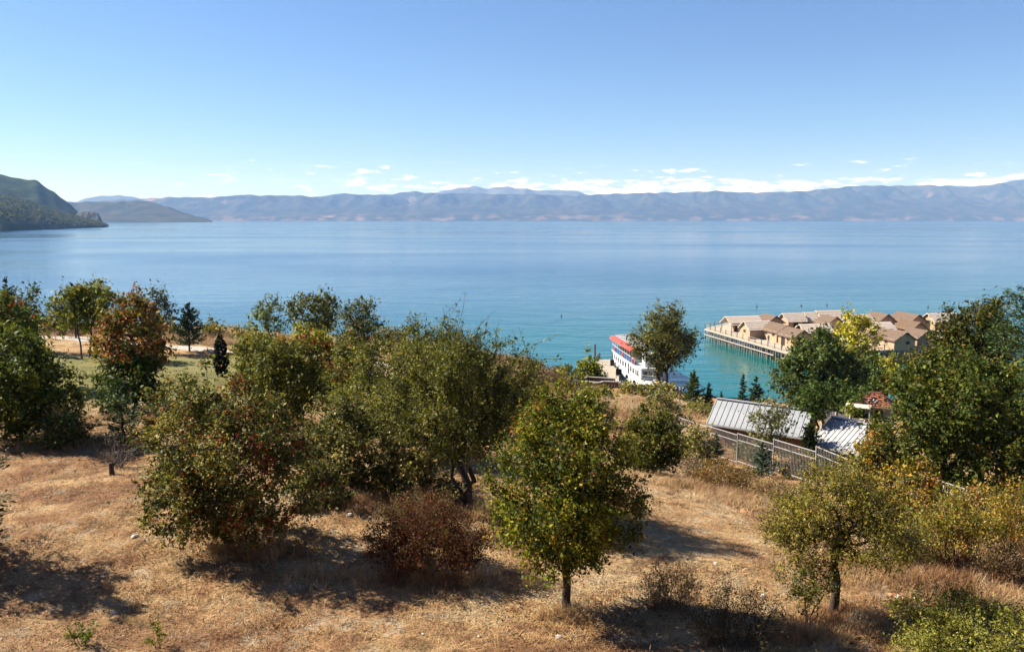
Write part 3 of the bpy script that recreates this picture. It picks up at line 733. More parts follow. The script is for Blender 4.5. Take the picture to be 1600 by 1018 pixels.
def brush(name, label, px, py, top, hw, d, pal, seed, n_stem=90, spread=0.9, k=2.0, lpx=3.6, bark='stem_tan', mat='dry', ry=0.8, cat='shrub', group=None, fan=0.9, r0=0.45, aspect=0.5, stem_r=0.006, base=None, leafy=0.35, twig=3, height=None):
    """A shrub of many thin stems fanning from the ground, with side twigs and small leaves."""
    r = np.random.default_rng(seed); p, H, Rx = spot(px, py, top, hw, d)
    if height: H = height
    H = max(H, 0.25)
    th = r.uniform(0, 6.28, n_stem); rb = np.sqrt(r.random(n_stem)) * r0
    b0 = np.stack([np.cos(th) * rb * Rx, np.sin(th) * rb * Rx * ry, np.zeros(n_stem)], 1)
    b0[:, 2] = ground(b0[:, 0] + p.x, b0[:, 1] + p.y) - p.z - 0.03
    th2 = th + r.normal(0, 0.6, n_stem); rt = np.sqrt(r.random(n_stem)) * fan
    hh = H * (1 - 0.55 * rt ** 2) * r.uniform(0.62, 1.04, n_stem)
    tp = np.stack([np.cos(th2) * rt * Rx, np.sin(th2) * rt * Rx * ry, hh], 1)
    tp[:, 2] += b0[:, 2] * 0.8
    P0, P1, R0, R1, K = [], [], [], [], []; prev = b0; sr = stem_r * d / 20 * 0.6 + stem_r * 0.4
    ts = (0.3, 0.6, 0.85, 1.0)
    pts = [b0]
    for t in ts:
        q = b0 + (tp - b0) * np.array([t ** 1.25, t ** 1.25, t ** 0.9]) + r.normal(0, 0.035, (n_stem, 3)) * H; pts.append(q)
    for i in range(4):
        P0.append(pts[i]); P1.append(pts[i + 1]); R0.append(np.full(n_stem, sr * (1 - 0.2 * i))); R1.append(np.full(n_stem, sr * (0.8 - 0.2 * i))); K.append(np.arange(n_stem))
    for j in range(twig):
        i = r.integers(1, 4); f = r.random((n_stem, 1)); q = pts[i] + (pts[i + 1] - pts[i]) * f
        dv = unit(pts[4] - b0) * 0.7 + r.normal(0, 0.6, (n_stem, 3)); e = q + dv * H * 0.2 * r.uniform(0.5, 1.2, (n_stem, 1))
        P0.append(q); P1.append(e); R0.append(np.full(n_stem, sr * 0.5)); R1.append(np.full(n_stem, sr * 0.3)); K.append(np.arange(n_stem))
    P0, P1, R0, R1, K = map(np.concatenate, (P0, P1, R0, R1, K))
    V, Fq = tubes(P0, P1, R0, R1, 3)
    root = empty(name, p); tag(root, label, cat, group)
    mesh_np('stems', V, Fq, M[bark], root)
    L = lpx * d / F_PX; n = int(min(30000, k * 1.6 * Rx * H / (L * L * aspect * 0.5)))
    ok = np.where(np.maximum(P0[:, 2], P1[:, 2]) > leafy * H * 0.8)[0]; i = r.choice(ok, n); t = r.random((n, 1))
    C = P0[i] + (P1[i] - P0[i]) * t + r.normal(0, 0.028 * H + 0.01, (n, 3)); Tn = unit(P1[i] - P0[i]) + r.normal(0, 0.6, (n, 3)); Nn = r.normal(0, 0.7, (n, 3)) + np.array([0, 0, 0.5])
    s = L * r.uniform(0.6, 1.3, n); LV, LF = leaves(C, Tn, Nn, s, s * aspect)
    N_LEAF[0] += n
    mesh_np('foliage', LV, LF, M[mat], root, col=tints(r, K[i], n_stem, pal, 0.25))
    return root

# leaf colours (reflectance, weight)
G_DARK = [(0.030, 0.050, 0.014, 3), (0.045, 0.070, 0.018, 3), (0.070, 0.090, 0.022, 1)]
G_MAPLE = [(0.036, 0.050, 0.008, 3.6), (0.080, 0.092, 0.011, 3.4), (0.17, 0.155, 0.014, 3.0), (0.25, 0.15, 0.03, 0.7), (0.34, 0.16, 0.055, 0.35)]
G_BERRY = [(0.042, 0.050, 0.013, 4), (0.098, 0.100, 0.026, 3.6), (0.22, 0.19, 0.065, 2.8), (0.18, 0.036, 0.02, 1.0), (0.27, 0.075, 0.03, 0.6)]
G_HAW = [(0.070, 0.074, 0.016, 3.6), (0.125, 0.125, 0.025, 4), (0.20, 0.175, 0.04, 2.2), (0.045, 0.052, 0.016, 2)]
G_HAW_Y = [(0.14, 0.115, 0.025, 4), (0.19, 0.155, 0.03, 3), (0.25, 0.19, 0.055, 1.8), (0.10, 0.092, 0.022, 2)]
G_OLIVE = [(0.085, 0.09, 0.03, 3), (0.12, 0.12, 0.04, 3), (0.17, 0.15, 0.045, 2)]
G_YELLOW = [(0.22, 0.19, 0.022, 3), (0.30, 0.25, 0.03, 2.4), (0.14, 0.15, 0.025, 1.6)]
G_YG = [(0.12, 0.135, 0.02, 3), (0.17, 0.17, 0.025, 3), (0.23, 0.20, 0.03, 1.4)]
G_ORANGE = [(0.20, 0.060, 0.022, 3), (0.25, 0.095, 0.028, 2), (0.17, 0.135, 0.025, 3.0), (0.075, 0.078, 0.018, 4.5)]
G_RUSSET = [(0.20, 0.075, 0.03, 3), (0.27, 0.13, 0.05, 3), (0.13, 0.06, 0.025, 2)]
G_RUST_Y = [(0.24, 0.14, 0.03, 3), (0.30, 0.19, 0.04, 3), (0.16, 0.12, 0.025, 2), (0.27, 0.10, 0.03, 1)]
G_STRAW = [(0.40, 0.27, 0.13, 3), (0.33, 0.21, 0.10, 3), (0.46, 0.34, 0.19, 1.5), (0.22, 0.18, 0.06, 1)]
G_SCRUB = [(0.23, 0.17, 0.075, 3), (0.17, 0.15, 0.055, 3), (0.30, 0.20, 0.10, 2), (0.12, 0.12, 0.04, 1.5)]
G_JUNIPER = [(0.075, 0.075, 0.014, 3), (0.11, 0.105, 0.018, 3), (0.045, 0.052, 0.012, 2)]
G_SPRUCE = [(0.035, 0.062, 0.022, 3), (0.055, 0.088, 0.028, 3), (0.025, 0.045, 0.018, 2)]
G_SPRUCE_L = [(0.075, 0.12, 0.03, 3), (0.11, 0.155, 0.04, 2), (0.055, 0.09, 0.028, 2)]
G_BLUE = [(0.05, 0.085, 0.055, 3), (0.075, 0.115, 0.07, 2), (0.035, 0.06, 0.035, 2)]
G_GREY = [(0.13, 0.13, 0.075, 3), (0.17, 0.16, 0.10, 2), (0.09, 0.095, 0.05, 2)]

# ---------------------------------------------------------------- stilt village on the lake
DECK_Z = 2.5
deck_poly = [pz(1101, 513, DECK_Z), pz(1243, 554, DECK_Z), Vector((57, 141, DECK_Z)), pz(1352, 549, DECK_Z), pz(1442, 541.5, DECK_Z), Vector((96, 150, DECK_Z)), Vector((98, 180, DECK_Z)), Vector((72, 184, DECK_Z)), pz(1136, 504, DECK_Z)]
plat = empty('stilt_platform', (deck_poly[0].x, deck_poly[0].y, 0))
tag(plat, 'long timber platform on many thin stilts above turquoise water, carrying the huts', 'platform')
def rel(p): return Vector(p) - plat.location
def slab(poly, z0, z1):
    mb = MB(); n = len(poly)
    pts = [(p.x, p.y, z0) for p in poly] + [(p.x, p.y, z1) for p in poly]
    mb.poly(pts, [tuple(range(n))[::-1], tuple(range(n, 2 * n))] + [(i, (i + 1) % n, n + (i + 1) % n, n + i) for i in range(n)]); return mb
slab([rel(p) for p in deck_poly], DECK_Z - 0.16, DECK_Z).build('deck', M['deck'], plat)
def along(a, b, step):
    n = max(1, int(round((b - a).length / step))); return [a + (b - a) * (i / n) for i in range(n + 1)]
pile_src = MB().tube((0, 0, -1.2), (0, 0, DECK_Z - 0.16), 0.10, 0.09, 6)
post_src = MB().box((0, 0, 0.5), (0.12, 0.12, 1.0))
first_pile = first_post = None
rr = random.Random(4)
edges = list(zip(deck_poly, deck_poly[1:] + deck_poly[:1]))
for ei, (a, b_) in enumerate(edges):
    inward = Vector((-(b_ - a).y, (b_ - a).x, 0)).normalized()
    if ei in (0, 1, 2, 3, 4, 8):
        for row, (off, step) in enumerate(((0.25, 0.95), (1.9, 1.5))):
            for q in along(a, b_, step):
                q = q + inward * off; loc = rel((q.x + rr.uniform(-.12, .12), q.y + rr.uniform(-.12, .12), 0))
                if first_pile is None: first_pile = pile_src.build('pile', M['timber'], plat); first_pile.location = loc
                else: share(first_pile, plat, loc, rr.uniform(0, 3))
        for q in along(a, b_, 2.3)[:-1]:
            q = q + inward * 0.12; loc = rel((q.x, q.y, DECK_Z))
            if first_post is None: first_post = post_src.build('railing_post', M['timber_dark'], plat); first_post.location = loc
            else: share(first_post, plat, loc, rr.uniform(-.1, .1), (1, 1, rr.uniform(0.9, 1.15)))
        A, B = rel(a + inward * 0.12), rel(b_ + inward * 0.12)
        for z in (DECK_Z + 0.5, DECK_Z + 0.92):
            MB().bar((A.x, A.y, z), (B.x, B.y, z), 0.05, 0.06).build('handrail', M['timber'], plat)
        A, B = rel(a - inward * 0.03), rel(b_ - inward * 0.03)
        if ei in (0, 8):
            for f0, f1 in ((0.0, 0.80), (0.86, 0.98)) if ei == 0 else ((0.0, 1.0),):
                C0, C1 = A + (B - A) * f0, A + (B - A) * f1
                MB().bar((C0.x, C0.y, 1.25), (C1.x, C1.y, 1.25), 0.12, 0.2).build('tie_beam', M['timber'], plat)
        MB().bar((A.x, A.y, DECK_Z - 0.2), (B.x, B.y, DECK_Z - 0.2), 0.10, 0.3).build('edge_beam', M['timber'], plat)

ANG_U = math.atan2((deck_poly[1] - deck_poly[0]).y, (deck_poly[1] - deck_poly[0]).x); ANG_V = ANG_U + math.pi / 2
def hut(label, r0, r1, W=4.4, roof='thatch_new', wall='clay', zr=5.75, hw=2.1, door=None, win=None, porch=0.0, over=0.45):
    """A reed-roofed hut: ridge from pixel r0 to pixel r1 at level zr, W wide. door/win: which walls (l,r,a,b) have them."""
    A, B = pz(*r0, zr), pz(*r1, zr); along_edge = roof != 'thatch_new'         # brown roofs run along the platform edge, the straw ones across it
    ang = ANG_U if along_edge else ANG_V; L = max(5.0, min(9.5, abs((B - A).dot(Vector((math.cos(ang), math.sin(ang), 0))))))
    root = empty('reed_hut', ((A.x + B.x) / 2, (A.y + B.y) / 2, DECK_Z), ang); tag(root, label, 'hut', 'reed-roofed huts on the stilt platform')
    h = zr - DECK_Z; w2 = W / 2 - 0.35; l2 = L / 2 - over; l1 = -l2 + porch
    gab = hw + (h - hw) * 0.94
    mb = MB(); mb.poly([(l1, -w2, 0.01), (l2, -w2, 0.01), (l2, w2, 0.01), (l1, w2, 0.01), (l1, -w2, hw), (l2, -w2, hw), (l2, w2, hw), (l1, w2, hw), (l1, 0, gab - 0.12), (l2, 0, gab - 0.12)],
            [(0, 1, 5, 4), (2, 3, 7, 6), (1, 2, 6, 9, 5), (3, 0, 4, 8, 7), (3, 2, 1, 0)])
    wl_ = mb.build('wall', M[wall], root)
    # thatch laid in overlapping courses
    n = 5; rr_ = random.Random(label)
    for sgn in (-1, 1):
        mb = MB(); drop = h - hw + 0.32; half = W / 2
        for k in range(n):
            t0, t1 = k / n, (k + 1.12) / n if k < n - 1 else 1.0
            lift = 0.16 * (n - k) / n; xa, xb = -L / 2 + rr_.uniform(-.12, .1), L / 2 + rr_.uniform(-.1, .12)
            y0, y1 = sgn * half * t0, sgn * half * t1; z0, z1 = h - drop * t0 + lift, h - drop * t1 + lift + 0.04
            th = 0.14
            p = [(xa, y0, z0), (xb, y0, z0), (xb, y1, z1), (xa, y1, z1), (xa, y0, z0 - th), (xb, y0, z0 - th), (xb, y1, z1 - th), (xa, y1, z1 - th)]
            mb.poly(p, [(0, 1, 2, 3), (7, 6, 5, 4), (0, 4, 5, 1), (1, 5, 6, 2), (2, 6, 7, 3), (3, 7, 4, 0)])
        mb.build('roof_slope', M[roof], root)
    MB().tube((-L / 2, 0, h + 0.05), (L / 2, 0, h + 0.05), 0.13, 0.13, 7).build('ridge_cap', M[roof], root)
    def opening(nm, side, pos, zc, sw, sh):
        mb = MB()
        if side in 'lr': s_ = 1 if side == 'l' else -1; mb.box((pos, s_ * (w2 + 0.01), zc), (sw, 0.06, sh))
        else: x = l1 - 0.01 if side == 'a' else l2 + 0.01; mb.box((x, pos, zc), (0.06, sw, sh))
        o = mb.build(nm, M['dark'], root)
        fr = MB()
        if side in 'lr':
            y = s_ * (w2 + 0.05); fr.box((pos, y, zc + sh / 2 + 0.05), (sw + 0.24, 0.10, 0.1)); fr.box((pos - sw / 2 - 0.06, y, zc), (0.1, 0.1, sh)); fr.box((pos + sw / 2 + 0.06, y, zc), (0.1, 0.1, sh))
        else:
            x += 0.04 * (-1 if side == 'a' else 1); fr.box((x, pos, zc + sh / 2 + 0.05), (0.10, sw + 0.24, 0.1)); fr.box((x, pos - sw / 2 - 0.06, zc), (0.1, 0.1, sh)); fr.box((x, pos + sw / 2 + 0.06, zc), (0.1, 0.1, sh))
        fr.build('frame', M['timber_dark'], o)
    for side, pos in door or []: opening('door', side, pos, 0.95, 0.95, 1.85)
    for side, pos in win or []: opening('window', side, pos, 1.35, 0.5, 0.45)
    if porch:
        for y in (-w2, w2): MB().tube((-l2, y, 0.0), (-l2, y, hw), 0.09, 0.08, 6).build('porch_post', M['timber_dark'], root)
        for y in (-w2, w2): MB().bar((-l2, y, hw + 0.02), (l1, y, hw + 0.02), 0.1, 0.1).build('porch_beam', M['timber_dark'], root)
        MB().bar((-l2, -w2, 0.9), (-l2, w2, 0.9), 0.06, 0.06).build('porch_rail', M['timber'], root)
    return root

hut('pale thatched hut with open porch at the lake end of the platform', (1137, 496), (1181, 492.5), 5.0, porch=2.4, door=[('a', 0.3)])
hut('pale thatched hut whose lit gable has one tiny window, second from lake end', (1166, 503.5), (1196, 500), 4.6, win=[('a', 0.1)])
hut('brown-roofed hut with dark open gable, behind the lake-end huts', (1191, 490), (1215, 494.5), 4.6, 'thatch_old', 'clay_dark', door=[('b', 0.3)])
hut('brown-roofed hut whose roof overlaps the foremost hut by the railing', (1203, 503), (1231, 509), 4.5, 'thatch_old', zr=5.70, win=[('r', -1.2), ('r', 1.4)])
hut('foremost brown-roofed hut with long lit clay wall by the railing', (1231, 510.5), (1255, 517), 4.6, 'thatch_old', zr=5.65, win=[('b', -0.5), ('r', 0.9)], door=[('r', -0.8)])
hut('pale thatched hut with dark doorway in the middle of the village', (1225, 490.5), (1251, 488.5), 4.6, zr=5.85, door=[('r', -0.3)], win=[('r', 1.6)])
hut('pale thatched hut left of the longest straw roof in back row', (1259, 488.5), (1282, 487), 4.6, zr=5.85)
hut('longest pale straw roof in the back row of huts', (1276, 486), (1311, 484.5), 5.2, zr=6.15)
hut('brown hut just in front of the longest pale straw roof', (1288, 491.5), (1306, 496), 4.6, 'thatch_old', zr=5.85)
hut('pale thatched hut above the crown of the big dark green tree', (1252, 508), (1291, 505), 5.0, zr=5.65)
hut('pale thatched hut half hidden behind the yellow tree', (1331, 492), (1354, 490.5), 4.6, zr=5.75)
hut('brown-roofed back-row hut right of the yellow tree', (1363, 487), (1388, 491.5), 4.8, 'thatch_old', 'clay_dark', zr=5.95, door=[('b', 0.8)])
hut('widest brown roof of the back row, right of the yellow tree', (1402, 486.5), (1436, 492.5), 5.0, 'thatch_old', 'clay_dark', zr=5.95, win=[('b', 0.4)])
hut('rightmost pale thatched hut against the dark roadside trees', (1449, 490), (1492, 488.5), 4.8, zr=5.85, door=[('a', 0)])
hut('small hut with striped dark brown roof amid the right-hand group', (1408, 499), (1439, 504.5), 4.2, 'thatch_dark', 'clay_dark', zr=5.75)
hut('low pale thatched hut behind the walking figure', (1359, 504.5), (1390, 503), 4.6, zr=5.55)
hut('front hut on the right with big brown roof and lit side wall', (1364, 511), (1423, 520), 5.0, 'thatch_old', 'clay', zr=5.75, win=[('r', 1.5), ('b', 0.6)], door=[('r', -1.6)])
hut('brown-roofed hut peeping out behind the front right hut', (1428, 512), (1443, 517.5), 4.4, 'thatch_old', 'clay_dark', zr=5.65)

# ---------------------------------------------------------------- people
def person(label, loc, rz, shirt, trousers, stride=0.16, pack=None, arm=0.25, H=1.72):
    """A standing or walking figure: one continuous skin over a jointed skeleton."""
    s = H / 1.72
    J = {'pelvis': (0, 0, 0.95, .125), 'waist': (0, 0, 1.08, .115), 'chest': (0, 0.01, 1.30, .15), 'neck': (0, 0.0, 1.47, .055), 'head0': (0, 0.015, 1.57, .085), 'head1': (0, 0.02, 1.66, .088),
         'hipL': (-.095, 0, 0.90, .09), 'kneeL': (-.10, stride * .6, 0.50, .058), 'ankL': (-.10, stride, 0.09, .042), 'toeL': (-.11, stride + .15, 0.035, .036),
         'hipR': (.095, 0, 0.90, .09), 'kneeR': (.10, -stride * .2, 0.50, .058), 'ankR': (.10, -stride, 0.09, .042), 'toeR': (.11, -stride + .14, 0.035, .036),
         'shL': (-.19, 0, 1.40, .06), 'elL': (-.25, -arm * .3, 1.14, .043), 'wrL': (-.24, arm * .5, 0.93, .032), 'haL': (-.23, arm * .75, 0.83, .036),
         'shR': (.19, 0, 1.40, .06), 'elR': (.25, -arm * .3, 1.14, .043), 'wrR': (.24, arm * .2, 0.93, .032), 'haR': (.23, arm * .35, 0.83, .036)}
    E = [('pelvis', 'waist'), ('waist', 'chest'), ('chest', 'neck'), ('neck', 'head0'), ('head0', 'head1')]
    for q in 'LR': E += [('pelvis', 'hip' + q), ('hip' + q, 'knee' + q), ('knee' + q, 'ank' + q), ('ank' + q, 'toe' + q), ('chest', 'sh' + q), ('sh' + q, 'el' + q), ('el' + q, 'wr' + q), ('wr' + q, 'ha' + q)]
    nm = list(J); me = bpy.data.meshes.new('skeleton')
    me.from_pydata([Vector(J[n][:3]) * s for n in nm], [(nm.index(a), nm.index(b)) for a, b in E], [])
    o = bpy.data.objects.new('skeleton', me); COL.objects.link(o)
    o.modifiers.new('skin', 'SKIN'); sub = o.modifiers.new('sub', 'SUBSURF'); sub.levels = sub.render_levels = 1
    for i, n in enumerate(nm):
        v = me.skin_vertices[0].data[i]; v.radius = (J[n][3] * s * (1.15 if n in ('chest', 'waist', 'pelvis') else 1), J[n][3] * s * (0.8 if n in ('chest', 'waist', 'pelvis') else 1)); v.use_root = n == 'pelvis'
    dg = bpy.context.evaluated_depsgraph_get(); bm_ = bpy.data.meshes.new_from_object(o.evaluated_get(dg))
    bpy.data.objects.remove(o)
    for m_ in (M['skin'], M[shirt], M[trousers], M['hair'], M['rubber']): bm_.materials.append(m_)
    for p in bm_.polygons:
        c = p.center / s; p.use_smooth = True
        if c.z > 1.64 or (c.z > 1.54 and c.y < 0.0): k = 3
        elif c.z > 1.46: k = 0
        elif abs(c.x) > 0.19 and c.z < 1.16: k = 0
        elif c.z > 0.96: k = 1
        elif c.z > 0.09: k = 2
        else: k = 4
        p.material_index = k
    root = empty('person', loc, rz); tag(root, label, 'person'); b_ = link_mesh('body', bm_, None, root)
    f = MB()
    f.lathe((0, 0.112 * s, 1.60 * s), [(0.012, -0.02), (0.016, 0), (0.006, 0.03)], 6); f.build('nose', M['skin'], root)
    for x in (-.033, .033): MB().lathe((x, 0.103 * s, 1.63 * s), [(0.006, -0.008), (0.011, 0), (0.006, 0.008)], 6).build('eye', M['hair'], root)
    if pack: MB().box((0, -0.2, 1.25 * s), (0.30, 0.16, 0.42)).build('backpack', M[pack], root)
    return root
def deck_at(px, py): q = pz(px, py, DECK_Z); return Vector((q.x, q.y, DECK_Z + 0.005))
person('person in dark clothes on the platform walkway beside the foremost brown-roofed hut', deck_at(1200.5, 536.0), R(195), 'shirt_grey', 'trousers_dark', 0.12)
person('dark-clothed person with backpack walking past the front right hut', deck_at(1379, 540.0), R(250), 'shirt_dark', 'trousers_dark', 0.22, 'shirt_dark')

# ---------------------------------------------------------------- jetty, post, sign
JZ = 1.5
J0, J1 = Vector((15.0, 118.0, JZ)), pz(945, 561, JZ)
jd = (J1 - J0).normalized(); jn = Vector((-jd.y, jd.x, 0)); JL = (J1 - J0).length; JW = 3.0
jet = empty('jetty', (J0.x, J0.y, 0), math.atan2(jd.y, jd.x)); tag(jet, 'narrow plank jetty running out beside the white excursion boat', 'jetty')
npl = int(JL / 0.3); plank = None
for i in range(npl):
    x = 0.15 + i * 0.3
    if plank is None: plank = MB().box((0, 0, 0), (0.275, JW, 0.08)).build('plank', M['deck'], jet); plank.location = (x, 0, JZ - 0.04)
    else: share(plank, jet, (x, rr.uniform(-.03, .03), JZ - 0.04 + rr.uniform(-.008, .008)))
for y in (-1.2, 1.2): MB().box((JL / 2, y, JZ - 0.2), (JL - 0.1, 0.18, 0.22)).build('beam', M['timber_dark'], jet)
pile = None
for i in range(8):
    for y in (-1.35, 1.35):
        loc = (0.6 + i * (JL - 1.2) / 7, y, 0)
        if pile is None: pile = MB().tube((0, 0, -1.5), (0, 0, JZ - 0.31), 0.13, 0.12, 7).build('pile', M['timber_dark'], jet); pile.location = loc
        else: share(pile, jet, loc)
boll = None
for x, y in ((JL - 0.4, -1.3), (JL * 0.62, -1.3), (JL * 0.3, -1.3), (2.2, 1.35), (2.2, -1.3), (JL - 0.4, 1.3)):
    if boll is None: boll = MB().lathe((0, 0, 0), [(0.13, 0), (0.13, 0.75), (0.16, 0.78), (0.12, 0.9)], 8).build('bollard', M['timber_dark'], jet); boll.location = (x, y, JZ)
    else: share(boll, jet, (x, y, JZ))
def on_jetty(x, y): return J0 + jd * x + jn * y
q = pt(929.5, 556, 134); mp_ = empty('mooring_post', (q.x, q.y, -1.0)); tag(mp_, 'tall dark mooring post standing in the water left of the jetty', 'post')
ht = pt(929.5, 538.5, 134).z + 1.0
MB().tube((0, 0, 0), (0, 0, ht - 0.1), 0.17, 0.15, 9).build('shaft', M['timber_dark'], mp_); MB().lathe((0, 0, ht - 0.1), [(0.19, 0), (0.19, 0.12), (0.05, 0.25)], 9).build('cap', M['timber_dark'], mp_)
person('person in grey top standing at the lake end of the jetty', on_jetty(JL - 2.6, 1.1), R(20), 'shirt_grey', 'trousers_dark', 0.05)
q = on_jetty(JL * 0.72, -0.95); tb = empty('rubbish_drum', (q.x, q.y, JZ)); tag(tb, 'black drum standing on the jetty beside the boat stern', 'drum')
MB().lathe((0, 0, 0.005), [(0.34, 0), (0.36, 0.05), (0.34, 0.3), (0.36, 0.34), (0.34, 0.6), (0.36, 0.85)], 14).build('body', M['rubber'], tb); MB().lathe((0, 0, 0.857), [(0.39, 0), (0.39, 0.05), (0.3, 0.12)], 14).build('lid', M['rubber'], tb)
q = pt(966.5, 597, 116.0); q.z = gz(q.x, q.y); zt = pt(966, 576, 116).z; sg = empty('notice_board', q, R(-8)); tag(sg, 'black square notice board on posts at the foot of the jetty', 'sign')
zb_ = zt - q.z
for x in (-0.34, 0.34): MB().box((x, 0.05, (zb_ - 0.2) / 2 - 0.1), (0.07, 0.07, zb_)).build('post', M['steel_dark'], sg)
MB().box((0, 0, zb_ - 0.46), (0.86, 0.06, 0.92)).build('panel', M['board_black'], sg)

# stone planter enclosure with pale coping above the landing
q0 = [pt(905, 591, 113), pt(964, 595.5, 110), pt(946, 589, 114.2), pt(917, 587.5, 115.5)]
encl_z = max(p.z for p in q0) - 0.1
encl = [Vector((p.x, p.y, encl_z)) for p in (pz(904, 594.5, encl_z), pz(936, 597.5, encl_z), pz(943, 595.5, encl_z), pz(965, 596.5, encl_z), pz(963, 591.5, encl_z), pz(917, 588.5, encl_z))]
en = empty('walled_terrace', (encl[1].x, encl[1].y, gz(encl[1].x, encl[1].y))); tag(en, 'low terrace walled in rust-brown boards with pale stone coping above the jetty', 'terrace')
for a, b_ in zip(encl, encl[1:] + encl[:1]):
    A, B = a - en.location, b_ - en.location; L_ = (B - A).length; nb = max(2, int(L_ / 0.35))
    MB().bar((A.x, A.y, A.z), (B.x, B.y, B.z), 0.34, 0.14).build('coping', M['stone'], en)
    mb = MB()
    for i in range(nb):
        c0, c1 = A + (B - A) * ((i + 0.06) / nb), A + (B - A) * ((i + 0.94) / nb); mb.bar((c0.x, c0.y, A.z / 2 - 0.55), (c1.x, c1.y, A.z / 2 - 0.55), 0.10 + 0.02 * (i % 2), A.z + 1.0)
    mb.build('board_wall', M['wood_brown'], en)
slab([p - en.location for p in encl], encl_z - en.location.z - 1.3, encl_z - en.location.z - 0.75).build('terrace_floor', M['timber_dark'], en)

# ---------------------------------------------------------------- excursion boat
bow, stern = Vector((22.3, 115.2, 0)), Vector((19.6, 138.6, 0))
bd = (stern - bow).normalized(); BL = (stern - bow).length
boat = empty('excursion_boat', (bow.x, bow.y, 0), math.atan2(bd.y, bd.x)); boat.scale = (1, 0.9, 1); tag(boat, 'white two-deck excursion boat with red-edged canopy moored at the jetty', 'boat')
# local x runs from bow (0) to stern (BL); local -y is the side away from the jetty after rotation, +y the jetty side
ns, prof_n = 22, 9
def beam(t): return 2.55 * min(1, (t / 0.30)) ** 0.62 if t < 0.3 else 2.55 - 0.25 * max(0, (t - 0.75) / 0.25) ** 2
def sheer(t): return 1.35 + 1.05 * max(0, 1 - t / 0.42) ** 2 + 0.15 * max(0, (t - 0.8) / 0.2)
V = []; Fq = []
for i in range(ns + 1):
    t = i / ns; x = t * BL; w = max(beam(t), 0.03); zs = sheer(t); rake = 1.5 * max(0, 1 - t / 0.12)
    for j in range(prof_n):
        s_ = j / (prof_n - 1) * 2 - 1; a = abs(s_); y = math.copysign(w * (1 - (1 - a) ** 3.4), s_) if a > 0 else 0
        z = -0.8 + (zs + 0.8) * a ** 1.7; V.append((x - rake * (a ** 1.7) + rake * 0.5, y, z))
for i in range(ns):
    for j in range(prof_n - 1):
        k = i * prof_n + j; Fq.append((k, k + 1, k + prof_n + 1, k + prof_n))
hull = mesh_np('hull', V, Fq, M['white_paint'], boat, smooth=True)
tm = MB(); tm.poly([V[ns * prof_n + j] for j in range(prof_n)], [tuple(range(prof_n))]); tm.build('transom', M['white_paint'], hull)
dk = MB(); pl = [(V[i * prof_n + prof_n - 1][0], V[i * prof_n + prof_n - 1][1] - 0.02, sheer(i / ns) - 0.12) for i in range(ns + 1)]; pr = [(p[0], -p[1], p[2]) for p in pl]
dk.poly(pl + pr, [(i, i + 1, ns + 1 + i + 1, ns + 1 + i) for i in range(ns)]); dk.build('main_deck', M['grey_canvas'], boat)
for s_ in (-1, 1):
    mb = MB()
    for i in range(ns):
        a_, b_ = V[i * prof_n + (prof_n - 1 if s_ > 0 else 0)], V[(i + 1) * prof_n + (prof_n - 1 if s_ > 0 else 0)]
        mb.bar(a_, b_, 0.14, 0.12)
    mb.build('rubbing_strake', M['white_paint'], hull)
# lower saloon follows the hull: narrower at the front
def saloon(x0, x1, z0, z1, inset, nm, mat):
    n = 10; mb = MB(); P_ = []
    for i in range(n + 1):
        x = x0 + (x1 - x0) * i / n; w = max(0.4, beam(x / BL) - inset)
        P_ += [(x, w, z0), (x, w, z1), (x, -w, z1), (x, -w, z0)]
    f = []
    for i in range(n):
        k = i * 4
        f += [(k, k + 1, k + 5, k + 4), (k + 1, k + 2, k + 6, k + 5), (k + 2, k + 3, k + 7, k + 6)]
    f += [(3, 2, 1, 0), (n * 4, n * 4 + 1, n * 4 + 2, n * 4 + 3)]
    return mb.poly(P_, f).build(nm, mat, boat)
S0, S1 = 5.6, BL - 0.5
cab = saloon(S0, S1, 1.15, 3.25, 0.12, 'saloon', M['white_paint'])
wins = [(6.6, 1.2), (8.4, 1.0), (10.0, 0.95), (13.3, 0.9), (14.9, 0.9), (16.5, 0.9), (18.1, 0.9), (19.7, 0.9), (21.3, 0.8)]
for s_ in (-1, 1):
    for x, w in wins:
        y = s_ * (beam(x / BL) - 0.12); y2 = s_ * (beam((x + w) / BL) - 0.12)
        gl = MB().bar((x, y, 2.45), (x + w, y2, 2.45), 0.06, 0.85).build('window', M['glass'], boat)
        fr = MB()
        for z in (2.0, 2.9): fr.bar((x - 0.08, y, z), (x + w + 0.08, y2, z), 0.10, 0.07)
        for xx, yy in ((x - 0.04, y), (x + w + 0.04, y2)): fr.box((xx, yy, 2.45), (0.07, 0.10, 0.83))
        fr.build('frame', M['white_paint'], gl)
    y = s_ * (beam(11.9 / BL) - 0.12); dr = MB().box((11.9, y, 2.12), (0.85, 0.07, 1.85)).build('door', M['blue_paint'] if s_ < 0 else M['glass'], boat)
for y in (-1.35, -0.45, 0.45, 1.35):
    fw = MB().box((S0 - 0.02, y, 2.45), (0.06, 0.72, 0.9)).build('front_window', M['glass'], boat)
    MB().box((S0 - 0.03, y, 1.96), (0.1, 0.84, 0.07)).build('sill', M['white_paint'], fw)
saloon(S0 - 0.4, BL + 0.2, 3.25, 3.42, -0.08, 'upper_deck', M['white_paint'])
